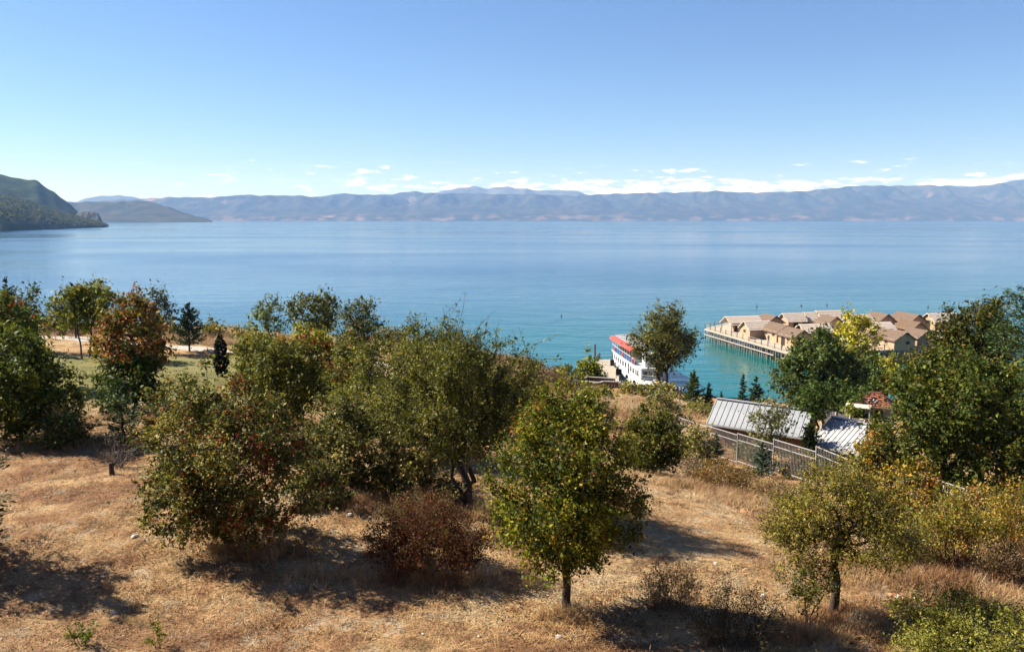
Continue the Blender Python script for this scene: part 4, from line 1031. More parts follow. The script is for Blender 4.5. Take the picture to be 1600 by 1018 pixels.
# upper deck: blue dodgers between stanchions, canopy on posts
U0 = 8.2
for s_ in (-1, 1):
    xs_ = np.linspace(U0, BL - 0.1, 11)
    for a_, b_ in zip(xs_[:-1], xs_[1:]):
        ya, yb = s_ * (beam(a_ / BL) - 0.02), s_ * (beam(b_ / BL) - 0.02)
        MB().bar((a_ + 0.04, ya, 3.87), (b_ - 0.04, yb, 3.87), 0.05, 0.82).build('side_panel', M['blue_paint'], boat)
    for i, a_ in enumerate(xs_):
        y = s_ * (beam(a_ / BL) - 0.02); up_ = a_ > 9.5
        MB().tube((a_, y, 3.42), (a_, y, 5.72 if up_ else 4.45), 0.04, 0.04, 6).build('stanchion', M['white_paint'], boat)
    mb = MB()
    for a_, b_ in zip(xs_[:-1], xs_[1:]): mb.bar((a_, s_ * (beam(a_ / BL) - 0.02), 4.42), (b_, s_ * (beam(b_ / BL) - 0.02), 4.42), 0.06, 0.06)
    mb.build('handrail', M['white_paint'], boat)
for x in np.arange(10.6, BL - 1.0, 1.5):
    for y in (-1.15, 1.15):
        bn = MB().box((x, y, 3.82), (0.42, 1.3, 0.07)).build('bench', M['timber'], boat); MB().box((x + 0.2, y, 4.1), (0.06, 1.3, 0.4)).build('backrest', M['timber'], bn); MB().box((x, y, 3.62), (0.3, 1.0, 0.36)).build('bench_base', M['white_paint'], bn)
C0, C1 = 10.0, BL + 0.35
can = MB()
for y0, y1 in ((-1.75, -0.6), (-0.6, 0.6), (0.6, 1.75)):
    z = lambda y: 5.98 - 0.05 * y * y
    can.poly([(C0, y0, z(y0)), (C1, y0, z(y0)), (C1, y1, z(y1)), (C0, y1, z(y1))], [(0, 1, 2, 3)])
cn = can.build('canopy', M['grey_canvas'], boat)
for s_, mt in ((1, 'red_canvas'), (-1, 'orange_canvas')):
    mb = MB(); pr_ = [(1.75, 5.83), (2.25, 5.76), (2.72, 5.58), (2.78, 5.28)]
    pts = []; n = len(pr_)
    for x in (C0, C1): pts += [(x, s_ * y, z) for y, z in pr_]
    mb.poly(pts, [(j, j + 1, n + j + 1, n + j) for j in range(n - 1)]); mb.build('canopy_edge', M[mt], cn)
for x in np.linspace(C0 + 0.2, C1 - 0.2, 9):
    mb = MB(); ys_ = np.linspace(-1.8, 1.8, 9)
    for a_, b_ in zip(ys_[:-1], ys_[1:]): mb.bar((x, a_, 6.03 - 0.05 * a_ * a_), (x, b_, 6.03 - 0.05 * b_ * b_), 0.10, 0.10)
    mb.build('canopy_rib', M['white_paint'], cn)
# wheelhouse, foredeck rail, mast, fenders
wh = MB(); wh.poly([(6.2, -1.25, 3.42), (8.0, -1.25, 3.42), (8.0, 1.25, 3.42), (6.2, 1.25, 3.42), (6.5, -1.15, 5.35), (7.95, -1.2, 5.35), (7.95, 1.2, 5.35), (6.5, 1.15, 5.35)], [(0, 1, 5, 4), (1, 2, 6, 5), (2, 3, 7, 6), (3, 0, 4, 7), (4, 5, 6, 7)])
whl = wh.build('wheelhouse', M['white_paint'], boat); MB().box((7.15, 0, 5.42), (2.2, 2.8, 0.12)).build('wheelhouse_roof', M['white_paint'], whl)
for y in (-0.75, 0, 0.75): MB().bar((6.26, y, 4.45), (6.43, y, 5.2), 0.6, 0.06).build('windscreen', M['glass'], whl)
for s_ in (-1, 1): MB().box((7.25, s_ * 1.21, 4.8), (0.95, 0.06, 0.7)).build('side_window', M['glass'], whl)
mst = MB().tube((7.6, 0, 5.48), (7.6, 0, 7.4), 0.05, 0.03, 7).build('mast', M['white_paint'], boat); MB().bar((7.6, -0.6, 6.8), (7.6, 0.6, 6.8), 0.04, 0.04).build('crosstree', M['white_paint'], mst)
for s_ in (-1, 1):
    mb = MB(); prev = None
    for i in range(1, 7):
        v = V[i * prof_n + (prof_n - 1 if s_ > 0 else 0)]; p0 = Vector((v[0], v[1] * 0.96, v[2])); p1 = p0 + Vector((0, 0, 0.85)); mb.tube(p0, p1, 0.025, 0.025, 5)
        if prev: mb.tube(prev, p1, 0.025, 0.025, 5)
        prev = p1
    mb.build('bow_rail', M['steel_white'], boat)
MB().lathe((1.3, 0, 2.1), [(0.2, 0), (0.2, 0.35), (0.28, 0.4), (0.2, 0.55)], 10).build('windlass', M['steel_dark'], boat)
for x in (7.5, 12.0, 17.0, 21.5):
    y = beam(x / BL) + 0.2; fd = MB().lathe((x, y, 0.55), [(0.05, 0), (0.2, 0.1), (0.2, 0.55), (0.05, 0.65)], 10).build('fender', M['rubber'], boat, True); MB().tube((x, y, 1.18), (x, y - 0.2, 1.75), 0.02, 0.02, 5).build('fender_rope', M['timber'], fd)

def ring(c, R0, r0, ax, n=14, m_=6):
    mb = MB(); P_ = []
    for i in range(n):
        a = 2 * math.pi * i / n
        for j in range(m_):
            b0 = 2 * math.pi * j / m_; q = (R0 + r0 * math.cos(b0)); P_.append((c[0] + q * math.cos(a), c[1] + r0 * math.sin(b0), c[2] + q * math.sin(a)))
    return mb.poly(P_, [(i * m_ + j, i * m_ + (j + 1) % m_, ((i + 1) % n) * m_ + (j + 1) % m_, ((i + 1) % n) * m_ + j) for i in range(n) for j in range(m_)])
for x in (9.0, 15.0, 20.5):
    for s_ in (-1, 1): ring((x, s_ * (beam(x / BL) + 0.08), 3.95), 0.3, 0.07, 'y').build('lifebuoy', M['orange_canvas'], boat, True)
for x, y in ((2.6, 0.6), (3.4, -0.5)): MB().lathe((x, y, 1.95), [(0.4, 0), (0.42, 0.12), (0.36, 0.24), (0.2, 0.26)], 12).build('rope_coil', M['timber'], boat)

# ---------------------------------------------------------------- buoys
for i, (px, py, lab) in enumerate([(1182.5, 479, 'dark marker buoy standing in the lake beyond the pale hut roofs, nearest the boat side'), (1252, 477.5, 'small dark float on the lake above the pale central hut'), (1292, 476.5, 'small dark float on the lake above the longest straw roof'),
                                   (1450, 480, 'dark round buoy on the lake beyond the rightmost huts'), (717, 486, 'lone dark buoy on open water above the central hawthorn'), (877, 494, 'lone dark buoy on open water left of the leafy jetty tree')]):
    q = pz(px, py, 0.0); b_ = empty('buoy', (q.x, q.y, 0)); tag(b_, lab, 'buoy', 'buoys on the lake')
    big = i in (0, 3)
    MB().lathe((0, 0, -0.2), [(0.1, 0), (0.26, 0.12), (0.28, 0.3), (0.16, 0.45), (0.06, 0.5)], 12).build('float', M['steel_dark'], b_, True)
    MB().tube((0, 0, 0.4), (0, 0, 0.95 if big else 0.5), 0.07, 0.05, 6).build('staff', M['steel_dark'], b_)
    MB().lathe((0, 0, 0.95 if big else 0.5), [(0.10, 0), (0.13, 0.1), (0.05, 0.2)], 8).build('topmark', M['steel_dark'], b_)

# ---------------------------------------------------------------- sheds below the meadow
def shed(name, label, eL, eR, rL, rR, ze, zrg, zfloor, mat, wallmat, n_panel, doorlike=None, back=1.0):
    """A shed with a sheet-metal gable roof: near eave and ridge given by pixels at their levels."""
    A, B = pz(*eL, ze), pz(*eR, ze); RL, RR = pz(*rL, zrg), pz(*rR, zrg)
    u = (B - A).normalized(); L = max((B - A).length, (RR - RL).length); n = Vector((-u.y, u.x, 0)); run = abs(((RL + RR) / 2 - (A + B) / 2).dot(n))
    if n.y < 0: n = -n
    o = Vector((A.x, A.y, zfloor)); s0 = (RL - A).dot(u); ang = math.atan2(u.y, u.x)
    root = empty(name, o, ang); tag(root, label, 'shed')
    h, hr = ze - zfloor, zrg - zfloor; W = run * 2
    x0, x1 = 0.25, L - 0.25; y0, y1 = 0.45, W - 0.45; yr = run
    t = y0 / run; hz = h + (hr - h) * t - 0.12
    mb = MB(); mb.poly([(x0, y0, -0.6), (x1, y0, -0.6), (x1, y1, -0.6), (x0, y1, -0.6), (x0, y0, hz), (x1, y0, hz), (x1, y1, hz), (x0, y1, hz), (x0, yr, hr - 0.14), (x1, yr, hr - 0.14)],
            [(0, 1, 5, 4), (2, 3, 7, 6), (1, 2, 6, 9, 5), (3, 0, 4, 8, 7), (3, 2, 1, 0)])
    wall = mb.build('wall', M[wallmat], root)
    nb = int((x1 - x0) / 0.28); bd0 = None
    for i in range(nb):
        x = x0 + (i + 0.5) * (x1 - x0) / nb; hb = hz + 0.5
        if bd0 is None: bd0 = MB().box((0, 0, 0), ((x1 - x0) / nb - 0.03, 0.05, hb)).build('board', M[wallmat], wall); bd0.location = (x, y0 - 0.03, hz / 2 - 0.28)
        else: share(bd0, wall, (x, y0 - 0.03 - 0.008 * (i % 2), hz / 2 - 0.28))
    roof = empty('roof', (0, 0, 0)); roof.parent = root
    sl = math.atan2(hr - h, run); ln = math.hypot(run, hr - h); pw = L / n_panel
    for sgn in (0, 1):
        src = None
        for i in range(n_panel):
            if src is None:
                mb = MB(); mb.box((pw / 2, ln / 2, 0), (pw - 0.012, ln, 0.03)); mb.box((0.03, ln / 2, 0.032), (0.045, ln - 0.02, 0.034)); src = mb.build('roof_panel', M[mat], roof); p = src
            else: p = src.copy(); COL.objects.link(p); p.parent = roof
            if sgn == 0: p.location = (i * pw, 0, h); p.rotation_euler = (sl, 0, 0)
            else: p.location = ((i + 1) * pw, W, h); p.rotation_euler = (sl, 0, math.pi)
    MB().box((L / 2, run, hr + 0.05), (L, 0.34, 0.05)).build('ridge_flashing', M[mat], roof)
    for x in (0.0, L):
        MB().bar((x, -0.02, h - 0.07), (x, run, hr - 0.07), 0.05, 0.16).build('barge_board', M['timber'], roof); MB().bar((x, W + 0.02, h - 0.07), (x, run, hr - 0.07), 0.05, 0.16).build('barge_board', M['timber'], roof)
    MB().box((L / 2, -0.05, h - 0.06), (L, 0.1, 0.1)).build('gutter', M['zinc'], roof)
    return root
shed('shed', 'long brown wooden shed with ribbed grey metal roof behind the fence', (1104, 661), (1256, 684), (1146, 624.5), (1290, 646), 10.6, 12.15, 8.4, 'zinc', 'wood_brown', 17)
shed('shed', 'smaller shed with pale ribbed metal roof and teal-green wall', (1264, 691), (1341, 711), (1305, 652), (1366, 665), 11.3, 12.7, 9.2, 'zinc_pale', 'teal_sheet', 11)

# red-tiled kiosk by the water
q = on_ground(1366, 648, 80); kz = pt(1366, 613, 80).z - q.z
ks = empty('kiosk', q, R(-28)); tag(ks, 'small kiosk with red tiled hip roof beyond the pale metal shed', 'kiosk')
e_h = kz - 1.15
MB().box((0.5, 0.6, e_h / 2 - 0.2), (1.9, 1.7, e_h + 0.3)).build('wall', M['plaster'], ks)
rf = MB(); hx, hy = 1.8, 1.65
rf.poly([(-hx, -hy, e_h), (hx, -hy, e_h), (hx, hy, e_h), (-hx, hy, e_h), (-0.5, 0, kz), (0.5, 0, kz)], [(0, 1, 5, 4), (1, 2, 5), (2, 3, 4, 5), (3, 0, 4), (3, 2, 1, 0)])
rfo = rf.build('roof', M['tile_red'], ks)
for s_ in (-1, 1):                       # tile courses down each long slope
    for k in range(7):
        t0 = (k + 0.5) / 7; hw_ = 0.5 + (hx - 0.5) * t0
        MB().bar((-hw_, s_ * hy * t0, kz - (kz - e_h) * t0 + 0.03), (hw_, s_ * hy * t0, kz - (kz - e_h) * t0 + 0.03), 0.09, 0.07).build('tile_course', M['tile_red'], rfo)
for k in range(7):
    t0 = (k + 0.5) / 7
    for s_ in (-1, 1): MB().bar((s_ * (0.5 + (hx - 0.5) * t0), -hy * t0, kz - (kz - e_h) * t0 + 0.03), (s_ * (0.5 + (hx - 0.5) * t0), hy * t0, kz - (kz - e_h) * t0 + 0.03), 0.09, 0.07).build('tile_course', M['tile_red'], rfo)
MB().bar((-0.5, 0, kz + 0.03), (0.5, 0, kz + 0.03), 0.2, 0.12).build('ridge_tile', M['tile_red'], rfo)
MB().box((0, 0, e_h - 0.05), (3.5, 3.2, 0.1)).build('eaves', M['white_paint'], ks)
for x, y in ((-1.6, -1.45), (0, -1.45), (1.6, -1.45), (-1.6, 1.45)): MB().box((x, y, e_h / 2 - 0.1), (0.14, 0.14, e_h + 0.0)).build('post', M['steel_white'], ks)
MB().box((0.3, -0.28, 0.95), (1.0, 0.06, 1.9)).build('door', M['dark'], ks); MB().box((0.4, -0.31, e_h - 0.4), (1.8, 0.08, 0.35)).build('fascia', M['plaster'], ks)
pg = on_ground(1340, 652, 77); pg.z = min(pg.z, pt(1340, 634, 77).z - 2.3); pgo = empty('canopy_frame', pg, R(-28)); tag(pgo, 'white tubular awning frame left of the red-tiled kiosk', 'awning')
for x in (-1.1, 1.1):
    for y in (-0.8, 0.8): MB().tube((x, y, -0.2), (x, y, 2.2), 0.05, 0.05, 7).build('post', M['steel_white'], pgo)
for x in (-1.1, 1.1): MB().bar((x, -0.85, 2.23), (x, 0.85, 2.23), 0.08, 0.06).build('beam', M['steel_white'], pgo)
MB().box((0, 0, 2.31), (2.3, 1.8, 0.05)).build('awning_sheet', M['plaster'], pgo); MB().box((0, 0.5, 0.45), (1.8, 0.6, 0.9)).build('counter', M['plaster'], pgo)

# dark board screen behind the sheds
A, B = on_ground(1284, 660, 66), on_ground(1378, 668, 60); zt = pt(1330, 651, 63).z
scn = empty('board_screen', A, math.atan2((B - A).y, (B - A).x)); tag(scn, 'dark weathered board screen between the pale shed and the kiosk', 'fence')
Ls = (Vector((B.x, B.y)) - Vector((A.x, A.y))).length; nb = int(Ls / 0.22); bsrc = None
for i in range(nb):
    x = (i + 0.5) * Ls / nb; hb = zt - A.z + 0.3
    if bsrc is None: bsrc = MB().box((0, 0, 0), (Ls / nb - 0.025, 0.035, hb)).build('board', M['board_dark'], scn); bsrc.location = (x, 0, hb / 2 - 0.3)
    else: share(bsrc, scn, (x, rr.uniform(-.006, .006), hb / 2 - 0.3 + rr.uniform(-.03, .03)))
for x in np.linspace(0.1, Ls - 0.1, 5): MB().box((float(x), -0.08, (zt - A.z) / 2), (0.1, 0.1, zt - A.z + 0.3)).build('post', M['timber'], scn)
for z in (0.5, zt - A.z - 0.3): MB().box((Ls / 2, 0.045, z), (Ls, 0.05, 0.1)).build('rail', M['board_dark'], scn)

# ---------------------------------------------------------------- steel fence
fp = [((1062, 652), 58.0), ((1106, 665), 55.0), ((1153, 677), 51.5), ((1209.5, 686), 48.0), ((1276, 697.5), 44.0), ((1352, 719), 40.0), ((1428, 738), 37.0), ((1512, 761), 34.0), ((1600, 790), 31.2)]
tops = [pt(*p, d) for p, d in fp]
fen = empty('steel_fence', (tops[2].x, tops[2].y, gz(tops[2].x, tops[2].y))); tag(fen, 'white steel bar fence stepping down the slope in front of the sheds', 'fence')
fo = fen.location
for i, (a, b_) in enumerate(zip(tops[:-1], tops[1:])):
    HF = 1.95; drop = 0.30 if i in (2, 3, 4) else 0.1
    a1 = a - fo; b1 = Vector((b_.x, b_.y, b_.z - drop)) - fo; dirn = (b1 - a1).normalized()
    MB().box((a1.x, a1.y, a1.z - 1.2), (0.07, 0.07, 2.5)).build('post', M['steel_white'], fen)
    pan = MB(); s0, s1 = a1 + dirn * 0.08, b1 - dirn * 0.08
    for dz, w in ((0, 0.045), (0.42, 0.035), (HF - 0.1, 0.045)): pan.bar(s0 - Vector((0, 0, dz)), s1 - Vector((0, 0, dz)), 0.035, w)
    panel = pan.build('panel_frame', M['steel_white'], fen)
    nb = int((s1 - s0).length / 0.14); mb = MB()
    for k in range(1, nb):
        c = s0 + (s1 - s0) * (k / nb); mb.box((c.x, c.y, c.z - HF / 2 + 0.02), (0.018, 0.018, HF - 0.16))
    tag(mb.build('bars', M['steel_white'], panel), kind='stuff')
MB().box((tops[-1] - fo) - Vector((0, 0, 1.2)), (0.07, 0.07, 2.5)).build('post', M['steel_white'], fen)

# ---------------------------------------------------------------- lantern posts
def lantern(label, px, top, d):
    t = pt(px, top, d); g = gz(t.x, t.y); h = t.z - g
    root = empty('lamp_post', (t.x, t.y, g)); tag(root, label, 'lamp post')
    MB().lathe((0, 0, -0.1), [(0.13, 0), (0.13, 0.5), (0.07, 0.6), (0.05, h - 0.6)], 9).build('pole', M['steel_dark'], root)
    for k in range(3):
        a = k * 2.094 + 0.4; c, s_ = math.cos(a), math.sin(a)
        arm = MB(); arm.bar((0, 0, h - 0.75), (0.3 * c, 0.3 * s_, h - 0.82), 0.03, 0.03); arm.bar((0.3 * c, 0.3 * s_, h - 0.82), (0.42 * c, 0.42 * s_, h - 0.6), 0.03, 0.03); am = arm.build('arm', M['steel_dark'], root)
        MB().lathe((0.42 * c, 0.42 * s_, h - 0.6), [(0.06, 0), (0.13, 0.3), (0.15, 0.32), (0.03, 0.45)], 6).build('lantern', M['steel_dark'], am)
    MB().lathe((0, 0, h - 0.5), [(0.06, 0), (0.13, 0.3), (0.15, 0.32), (0.03, 0.48)], 6).build('lantern', M['steel_dark'], root)
    return root
lantern('dark three-armed lantern post left of the bright green spruce', 1063, 603, 84)
lantern('dark three-armed lantern post in front of the red-tiled kiosk', 1366, 622, 72)

# ---------------------------------------------------------------- far shore: towns, and woods on the headland
r = np.random.default_rng(77); V = []; Fq = []; k = 0
for c0, c1, n in ((330, 480, 60), (600, 800, 150), (820, 1180, 330), (1180, 1420, 130), (1500, 1600, 50)):
    for _ in range(n):
        px = r.uniform(c0, c1); d = r.uniform(12360, 12900) if r.random() < 0.8 else r.uniform(12360, 13300)
        x = (px - 800) / F_PX * d * 1.0; z0 = max(0.0, (d - 12300) * 0.045) + r.uniform(0, 6); w = r.uniform(8, 20); dp = r.uniform(8, 14); h = r.uniform(6, 16)
        p = [(x - w / 2, d, z0 - 25), (x + w / 2, d, z0 - 25), (x + w / 2, d + dp, z0 - 25), (x - w / 2, d + dp, z0 - 25), (x - w / 2, d, z0 + h), (x + w / 2, d, z0 + h), (x + w / 2, d + dp, z0 + h), (x - w / 2, d + dp, z0 + h)]
        V += p; Fq += [(k, k + 1, k + 5, k + 4), (k + 1, k + 2, k + 6, k + 5), (k + 2, k + 3, k + 7, k + 6), (k + 3, k, k + 4, k + 7), (k + 4, k + 5, k + 6, k + 7)]; k += 8
town = mesh_np('lakeside_towns', V, Fq, plain('far_house_walls', (0.5, 0.46, 0.42), 0.9, 0.3, 0.01)); tag(town, 'tiny pale houses of the towns scattered along the far shore', 'houses', kind='stuff')

# ---------------------------------------------------------------- trees and shrubs of the near meadow
tree('maple_tree', 'lone green maple with thin dark trunk in the foreground meadow', 'tree', 888, 957, 604, 122, 20, G_MAPLE, 101, lpx=4.3, k=7.5, shape='dome', bottom=0.235, tips=230, sigma=0.24, twigs=4, twig_len=0.45, trunk_r=0.105, lumpy=0.16, lean=(-0.15, 0), shell=0.42, gap=0.05)
tree('berry_tree', 'multi-stemmed broad tree with red berry clusters at left of foreground', 'tree', 368, 852, 588, 138, 24, G_BERRY, 102, lpx=4.3, k=5.2, shape='wide', bottom=0.12, tips=260, sigma=0.24, twigs=4, twig_len=0.5, stems=4, trunk_r=0.075, lumpy=0.2, lean=(-0.35, 0.1), gap=0.15, ry=0.9)
tree('hawthorn_tree', 'small spreading yellowish hawthorn with dark trunk at lower right', 'tree', 1303, 967, 732, 124, 19.8, G_HAW_Y, 103, lpx=3.3, k=3.8, shape='dome', bottom=0.46, tips=240, sigma=0.16, twigs=5, twig_len=0.5, trunk_r=0.11, aspect=0.5, lumpy=0.2, gap=0.2, tip_r=0.008, shell=0.5, up=0.1)
tree('sapling_clump', 'slim grey-green saplings just left of the right-hand hawthorn trunk', 'tree', 1262, 980, 868, 48, 19.2, G_HAW, 104, lpx=3.2, k=1.3, shape='vase', bottom=0.18, tips=60, sigma=0.13, twigs=4, twig_len=0.3, stems=4, trunk_r=0.018, aspect=0.5, tip_r=0.003)
tree('hawthorn_tree', 'large feathery hawthorn with gnarled forked trunk in the centre of the meadow', 'tree', 735, 792, 520, 122, 28.6, G_HAW, 105, lpx=3.6, k=4.2, shape='round', bottom=0.30, tips=300, sigma=0.20, twigs=6, twig_len=0.75, trunk_r=0.14, stems=3, aspect=0.5, lumpy=0.26, gap=0.22, droop=0.15, up=0.35, tip_r=0.011, lean=(-0.5, 0))
tree('hawthorn_tree', 'feathery hawthorn behind and left of the large central one', 'tree', 622, 735, 535, 98, 36, G_HAW, 106, lpx=3.6, k=4.0, shape='round', bottom=0.12, tips=220, sigma=0.24, twigs=5, twig_len=0.8, trunk_r=0.10, stems=3, aspect=0.5, lumpy=0.25, gap=0.12, droop=0.1)
tree('bramble_thicket', 'dark tangled thicket with dry brown vines between berry tree and central hawthorn', 'shrub', 548, 778, 628, 112, 30, G_SCRUB[:2] + [(0.06, 0.065, 0.022, 5), (0.045, 0.05, 0.015, 4)], 107, lpx=4.0, k=5.5, shape='dome', bottom=0.02, tips=170, sigma=0.22, twigs=4, twig_len=0.5, stems=6, trunk_r=0.035, bushy_low=True, gap=0.15)
tree('bramble_thicket', 'brown-green thicket directly left of the forked hawthorn trunk', 'shrub', 655, 790, 690, 66, 29.6, G_SCRUB[:3] + [(0.06, 0.065, 0.022, 4)], 1071, lpx=3.8, k=4.5, shape='dome', bottom=0.0, tips=110, sigma=0.2, twigs=4, twig_len=0.4, stems=6, trunk_r=0.03, bushy_low=True)
brush('russet_bush', 'dry russet bush in deep shade left of the lone maple', 672, 892, 775, 112, 22.4, [(0.10, 0.035, 0.016, 3), (0.16, 0.06, 0.025, 2.4), (0.06, 0.03, 0.015, 3), (0.15, 0.12, 0.04, 1.2)], 108, n_stem=230, k=3.4, lpx=4.2, bark='stem_red', r0=0.7, fan=1.0)
brush('russet_bush', 'yellowish dry bush under the forked trunk of the central hawthorn', 650, 840, 760, 80, 25.5, G_SCRUB + G_RUSSET[:1], 109, n_stem=140, k=1.3, lpx=3.8, r0=0.7)
tree('dark_tree', 'dense dark green tree at the left edge of the meadow', 'tree', 32, 694, 516, 84, 38, [(0.045, 0.062, 0.012, 3), (0.075, 0.09, 0.016, 3), (0.13, 0.14, 0.02, 1.5)], 110, lpx=5.0, k=6.5, shape='egg', bottom=0.06, tips=190, sigma=0.34, twigs=3, twig_len=0.5, trunk_r=0.13, lumpy=0.22, stems=2)
tree('orange_tree', 'tree with fiery orange top above a green lower half', 'tree', 212, 640, 455, 58, 47, G_ORANGE, 111, lpx=4.6, k=4.6, shape='egg', bottom=0.30, tips=150, sigma=0.28, twigs=4, twig_len=0.6, trunk_r=0.13, lumpy=0.28, gap=0.12, lean=(0.15, 0))
tree('green_shrub', 'dark green leafy shrub around the foot of the orange tree', 'shrub', 206, 645, 556, 56, 45.5, G_DARK + [(0.09, 0.11, 0.02, 2)], 112, lpx=4.8, k=4.6, shape='wide', bottom=0.1, tips=110, sigma=0.28, twigs=3, twig_len=0.5, stems=3, trunk_r=0.05, bushy_low=True, gap=0.15)
conifer('young_cedar', 'young green cedar with layered fronds left of the berry tree', 193, 690, 592, 46, 37, G_SPRUCE_L + G_SPRUCE[:1], 113, lpx=6, levels=11, per=7, angle=8, tipup=14, blades=42, start=0.1, power=0.7, ragged=0.25)
brush('dead_shrub', 'leafless pale dead shrub in front of the young cedar', 186, 722, 664, 36, 33, [(0.2, 0.17, 0.13, 1)], 114, n_stem=26, k=0.02, bark='deadwood', r0=0.15, fan=1.0, twig=5, stem_r=0.010)
st = on_ground(175, 744, 31.5); so = empty('tree_stump', st); tag(so, 'short dark stump in the meadow below the dead shrub', 'stump')
MB().lathe((0, 0, -0.1), [(0.16, 0), (0.11, 0.18), (0.09, 0.45), (0.10, 0.62), (0.03, 0.66)], 9).build('trunk', M['bark'], so); MB().tube((0.05, 0, 0.35), (0.22, 0.04, 0.62), 0.045, 0.02, 6).build('snag', M['bark'], so)
conifer('pine_tree', 'dark conifer mostly outside the left edge, one branch reaching in', 0, 0, 0, 0, 22, G_SPRUCE, 115, lpx=9, levels=14, per=8, angle=-4, tipup=16, blades=150, base=Vector((-17.6, 22.9, gz(-17.6, 22.9))), height=6.0, rx=2.4, power=0.55)

tree('dark_shrub', 'low dark shrub in the black shade right of the left-edge tree', 'shrub', 95, 706, 640, 40, 36.5, G_DARK + G_SCRUB[:1], 1151, lpx=4.4, k=4.5, shape='dome', bottom=0.0, tips=90, sigma=0.22, twigs=3, twig_len=0.4, stems=4, trunk_r=0.03, bushy_low=True)
# seedlings by the lower edge
brush('seedling', 'small green seedling in the grass at the lower left', 128, 1012, 968, 42, 18.2, G_YG + G_SPRUCE_L, 116, n_stem=16, k=0.8, lpx=5.5, bark='stem_red', r0=0.2, mat='leaf', cat='plant')
brush('seedling', 'tiny green seedling right of the lower left one', 248, 1016, 985, 26, 18.1, G_YG, 117, n_stem=10, k=0.7, lpx=5.5, bark='stem_red', r0=0.2, mat='leaf', cat='plant')
brush('dry_bush', 'pale dry bush right of the lone maple trunk', 1045, 945, 872, 62, 20.4, G_STRAW + G_SCRUB[:2], 118, n_stem=170, k=0.8, lpx=3.6, r0=0.5)
brush('dark_bush', 'dark twiggy bush in shade at the bottom edge', 1150, 1024, 900, 98, 18.0, [(0.05, 0.05, 0.02, 3), (0.09, 0.075, 0.03, 2), (0.16, 0.11, 0.05, 1)], 119, n_stem=130, k=0.75, lpx=3.2, bark='bark', r0=0.45, twig=5, fan=1.0)
tree('green_bush', 'low yellow-green bush filling the bottom right corner', 'shrub', 1530, 1050, 944, 160, 17.2, [(0.14, 0.135, 0.03, 3), (0.19, 0.175, 0.04, 3), (0.24, 0.21, 0.07, 1.5)], 120, lpx=3.4, k=4.5, shape='dome', bottom=0.02, tips=240, sigma=0.15, twigs=5, twig_len=0.3, stems=6, trunk_r=0.03, aspect=0.45, bushy_low=True, tip_r=0.004)
# right-hand shrubs along the fence
brush('yellow_shrub', 'yellowing shrub with bare red stems right of the lower hawthorn', 1492, 890, 770, 62, 23, G_RUST_Y + G_YG + G_SCRUB[:2], 121, n_stem=60, k=2.4, lpx=4.6, bark='stem_red', r0=0.3, mat='leaf', leafy=0.55, stem_r=0.012)
brush('yellow_shrub', 'rust and yellow shrub cut by the right edge of the view', 1588, 860, 752, 60, 25, G_RUST_Y + G_SCRUB[:2] + G_YG[:1], 122, n_stem=80, k=2.6, lpx=4.6, bark='stem_red', r0=0.4, mat='leaf', leafy=0.4)
brush('brown_shrub', 'dry brown shrub low at the right edge', 1575, 925, 830, 70, 22, G_SCRUB + G_RUSSET, 123, n_stem=170, k=1.2, lpx=3.8, r0=0.6)
brush('yellow_shrub', 'olive-yellow thicket between the lower hawthorn and red-stemmed shrub', 1425, 895, 790, 66, 24, G_YG + G_SCRUB, 124, n_stem=150, k=1.9, lpx=3.8, r0=0.6, mat='leaf', leafy=0.25)
tree('vine_thicket', 'rust-yellow vine thicket over the fence below the big dark tree', 'shrub', 1420, 800, 722, 62, 33.5, G_RUST_Y + G_YG[:1], 125, lpx=4.6, k=3.8, shape='dome', bottom=0.0, tips=120, sigma=0.24, twigs=3, twig_len=0.4, stems=5, trunk_r=0.03, bushy_low=True)
tree('vine_thicket', 'golden-brown vine thicket right of the fence end', 'shrub', 1532, 830, 752, 66, 30, G_RUST_Y + G_SCRUB[:2], 126, lpx=4.4, k=3.6, shape='dome', bottom=0.0, tips=120, sigma=0.22, twigs=3, twig_len=0.4, stems=5, trunk_r=0.03, bushy_low=True)
tree('vine_thicket', 'tawny thicket at the corner of the pale metal shed', 'shrub', 1362, 745, 668, 42, 39, G_RUST_Y + G_OLIVE, 127, lpx=4.2, k=3.8, shape='dome', bottom=0.0, tips=100, sigma=0.22, twigs=3, twig_len=0.4, stems=4, trunk_r=0.03, bushy_low=True)
brush('orange_scrub', 'rusty orange scrub in front of the steel fence', 1128, 768, 716, 62, 37.5, G_RUST_Y + G_STRAW[:1], 128, n_stem=220, k=2.0, lpx=3.6, r0=0.8)
brush('white_scrub', 'whitish seed-headed dry bush left of the rusty scrub', 1082, 750, 708, 26, 39, [(0.5, 0.42, 0.34, 3), (0.36, 0.26, 0.17, 3), (0.24, 0.15, 0.08, 2)], 129, n_stem=110, k=1.3, lpx=3.6, r0=0.6)
brush('straw_scrub', 'straw-coloured scrub right of the rusty scrub under the fence', 1205, 800, 742, 52, 35.5, G_STRAW + G_RUST_Y[:1], 130, n_stem=170, k=1.3, lpx=3.4, r0=0.8)
conifer('small_spruce', 'small blue-green spruce growing against the steel fence', 1190, 748, 690, 25, 47, G_BLUE, 131, lpx=4.6, levels=12, per=7, angle=0, tipup=10, blades=30, power=0.75)
conifer('small_spruce', 'low blue-green spruce left of the steel fence panels', 1118, 720, 677, 20, 50, G_BLUE, 132, lpx=4.6, levels=10, per=7, angle=0, tipup=10, blades=26, power=0.7)
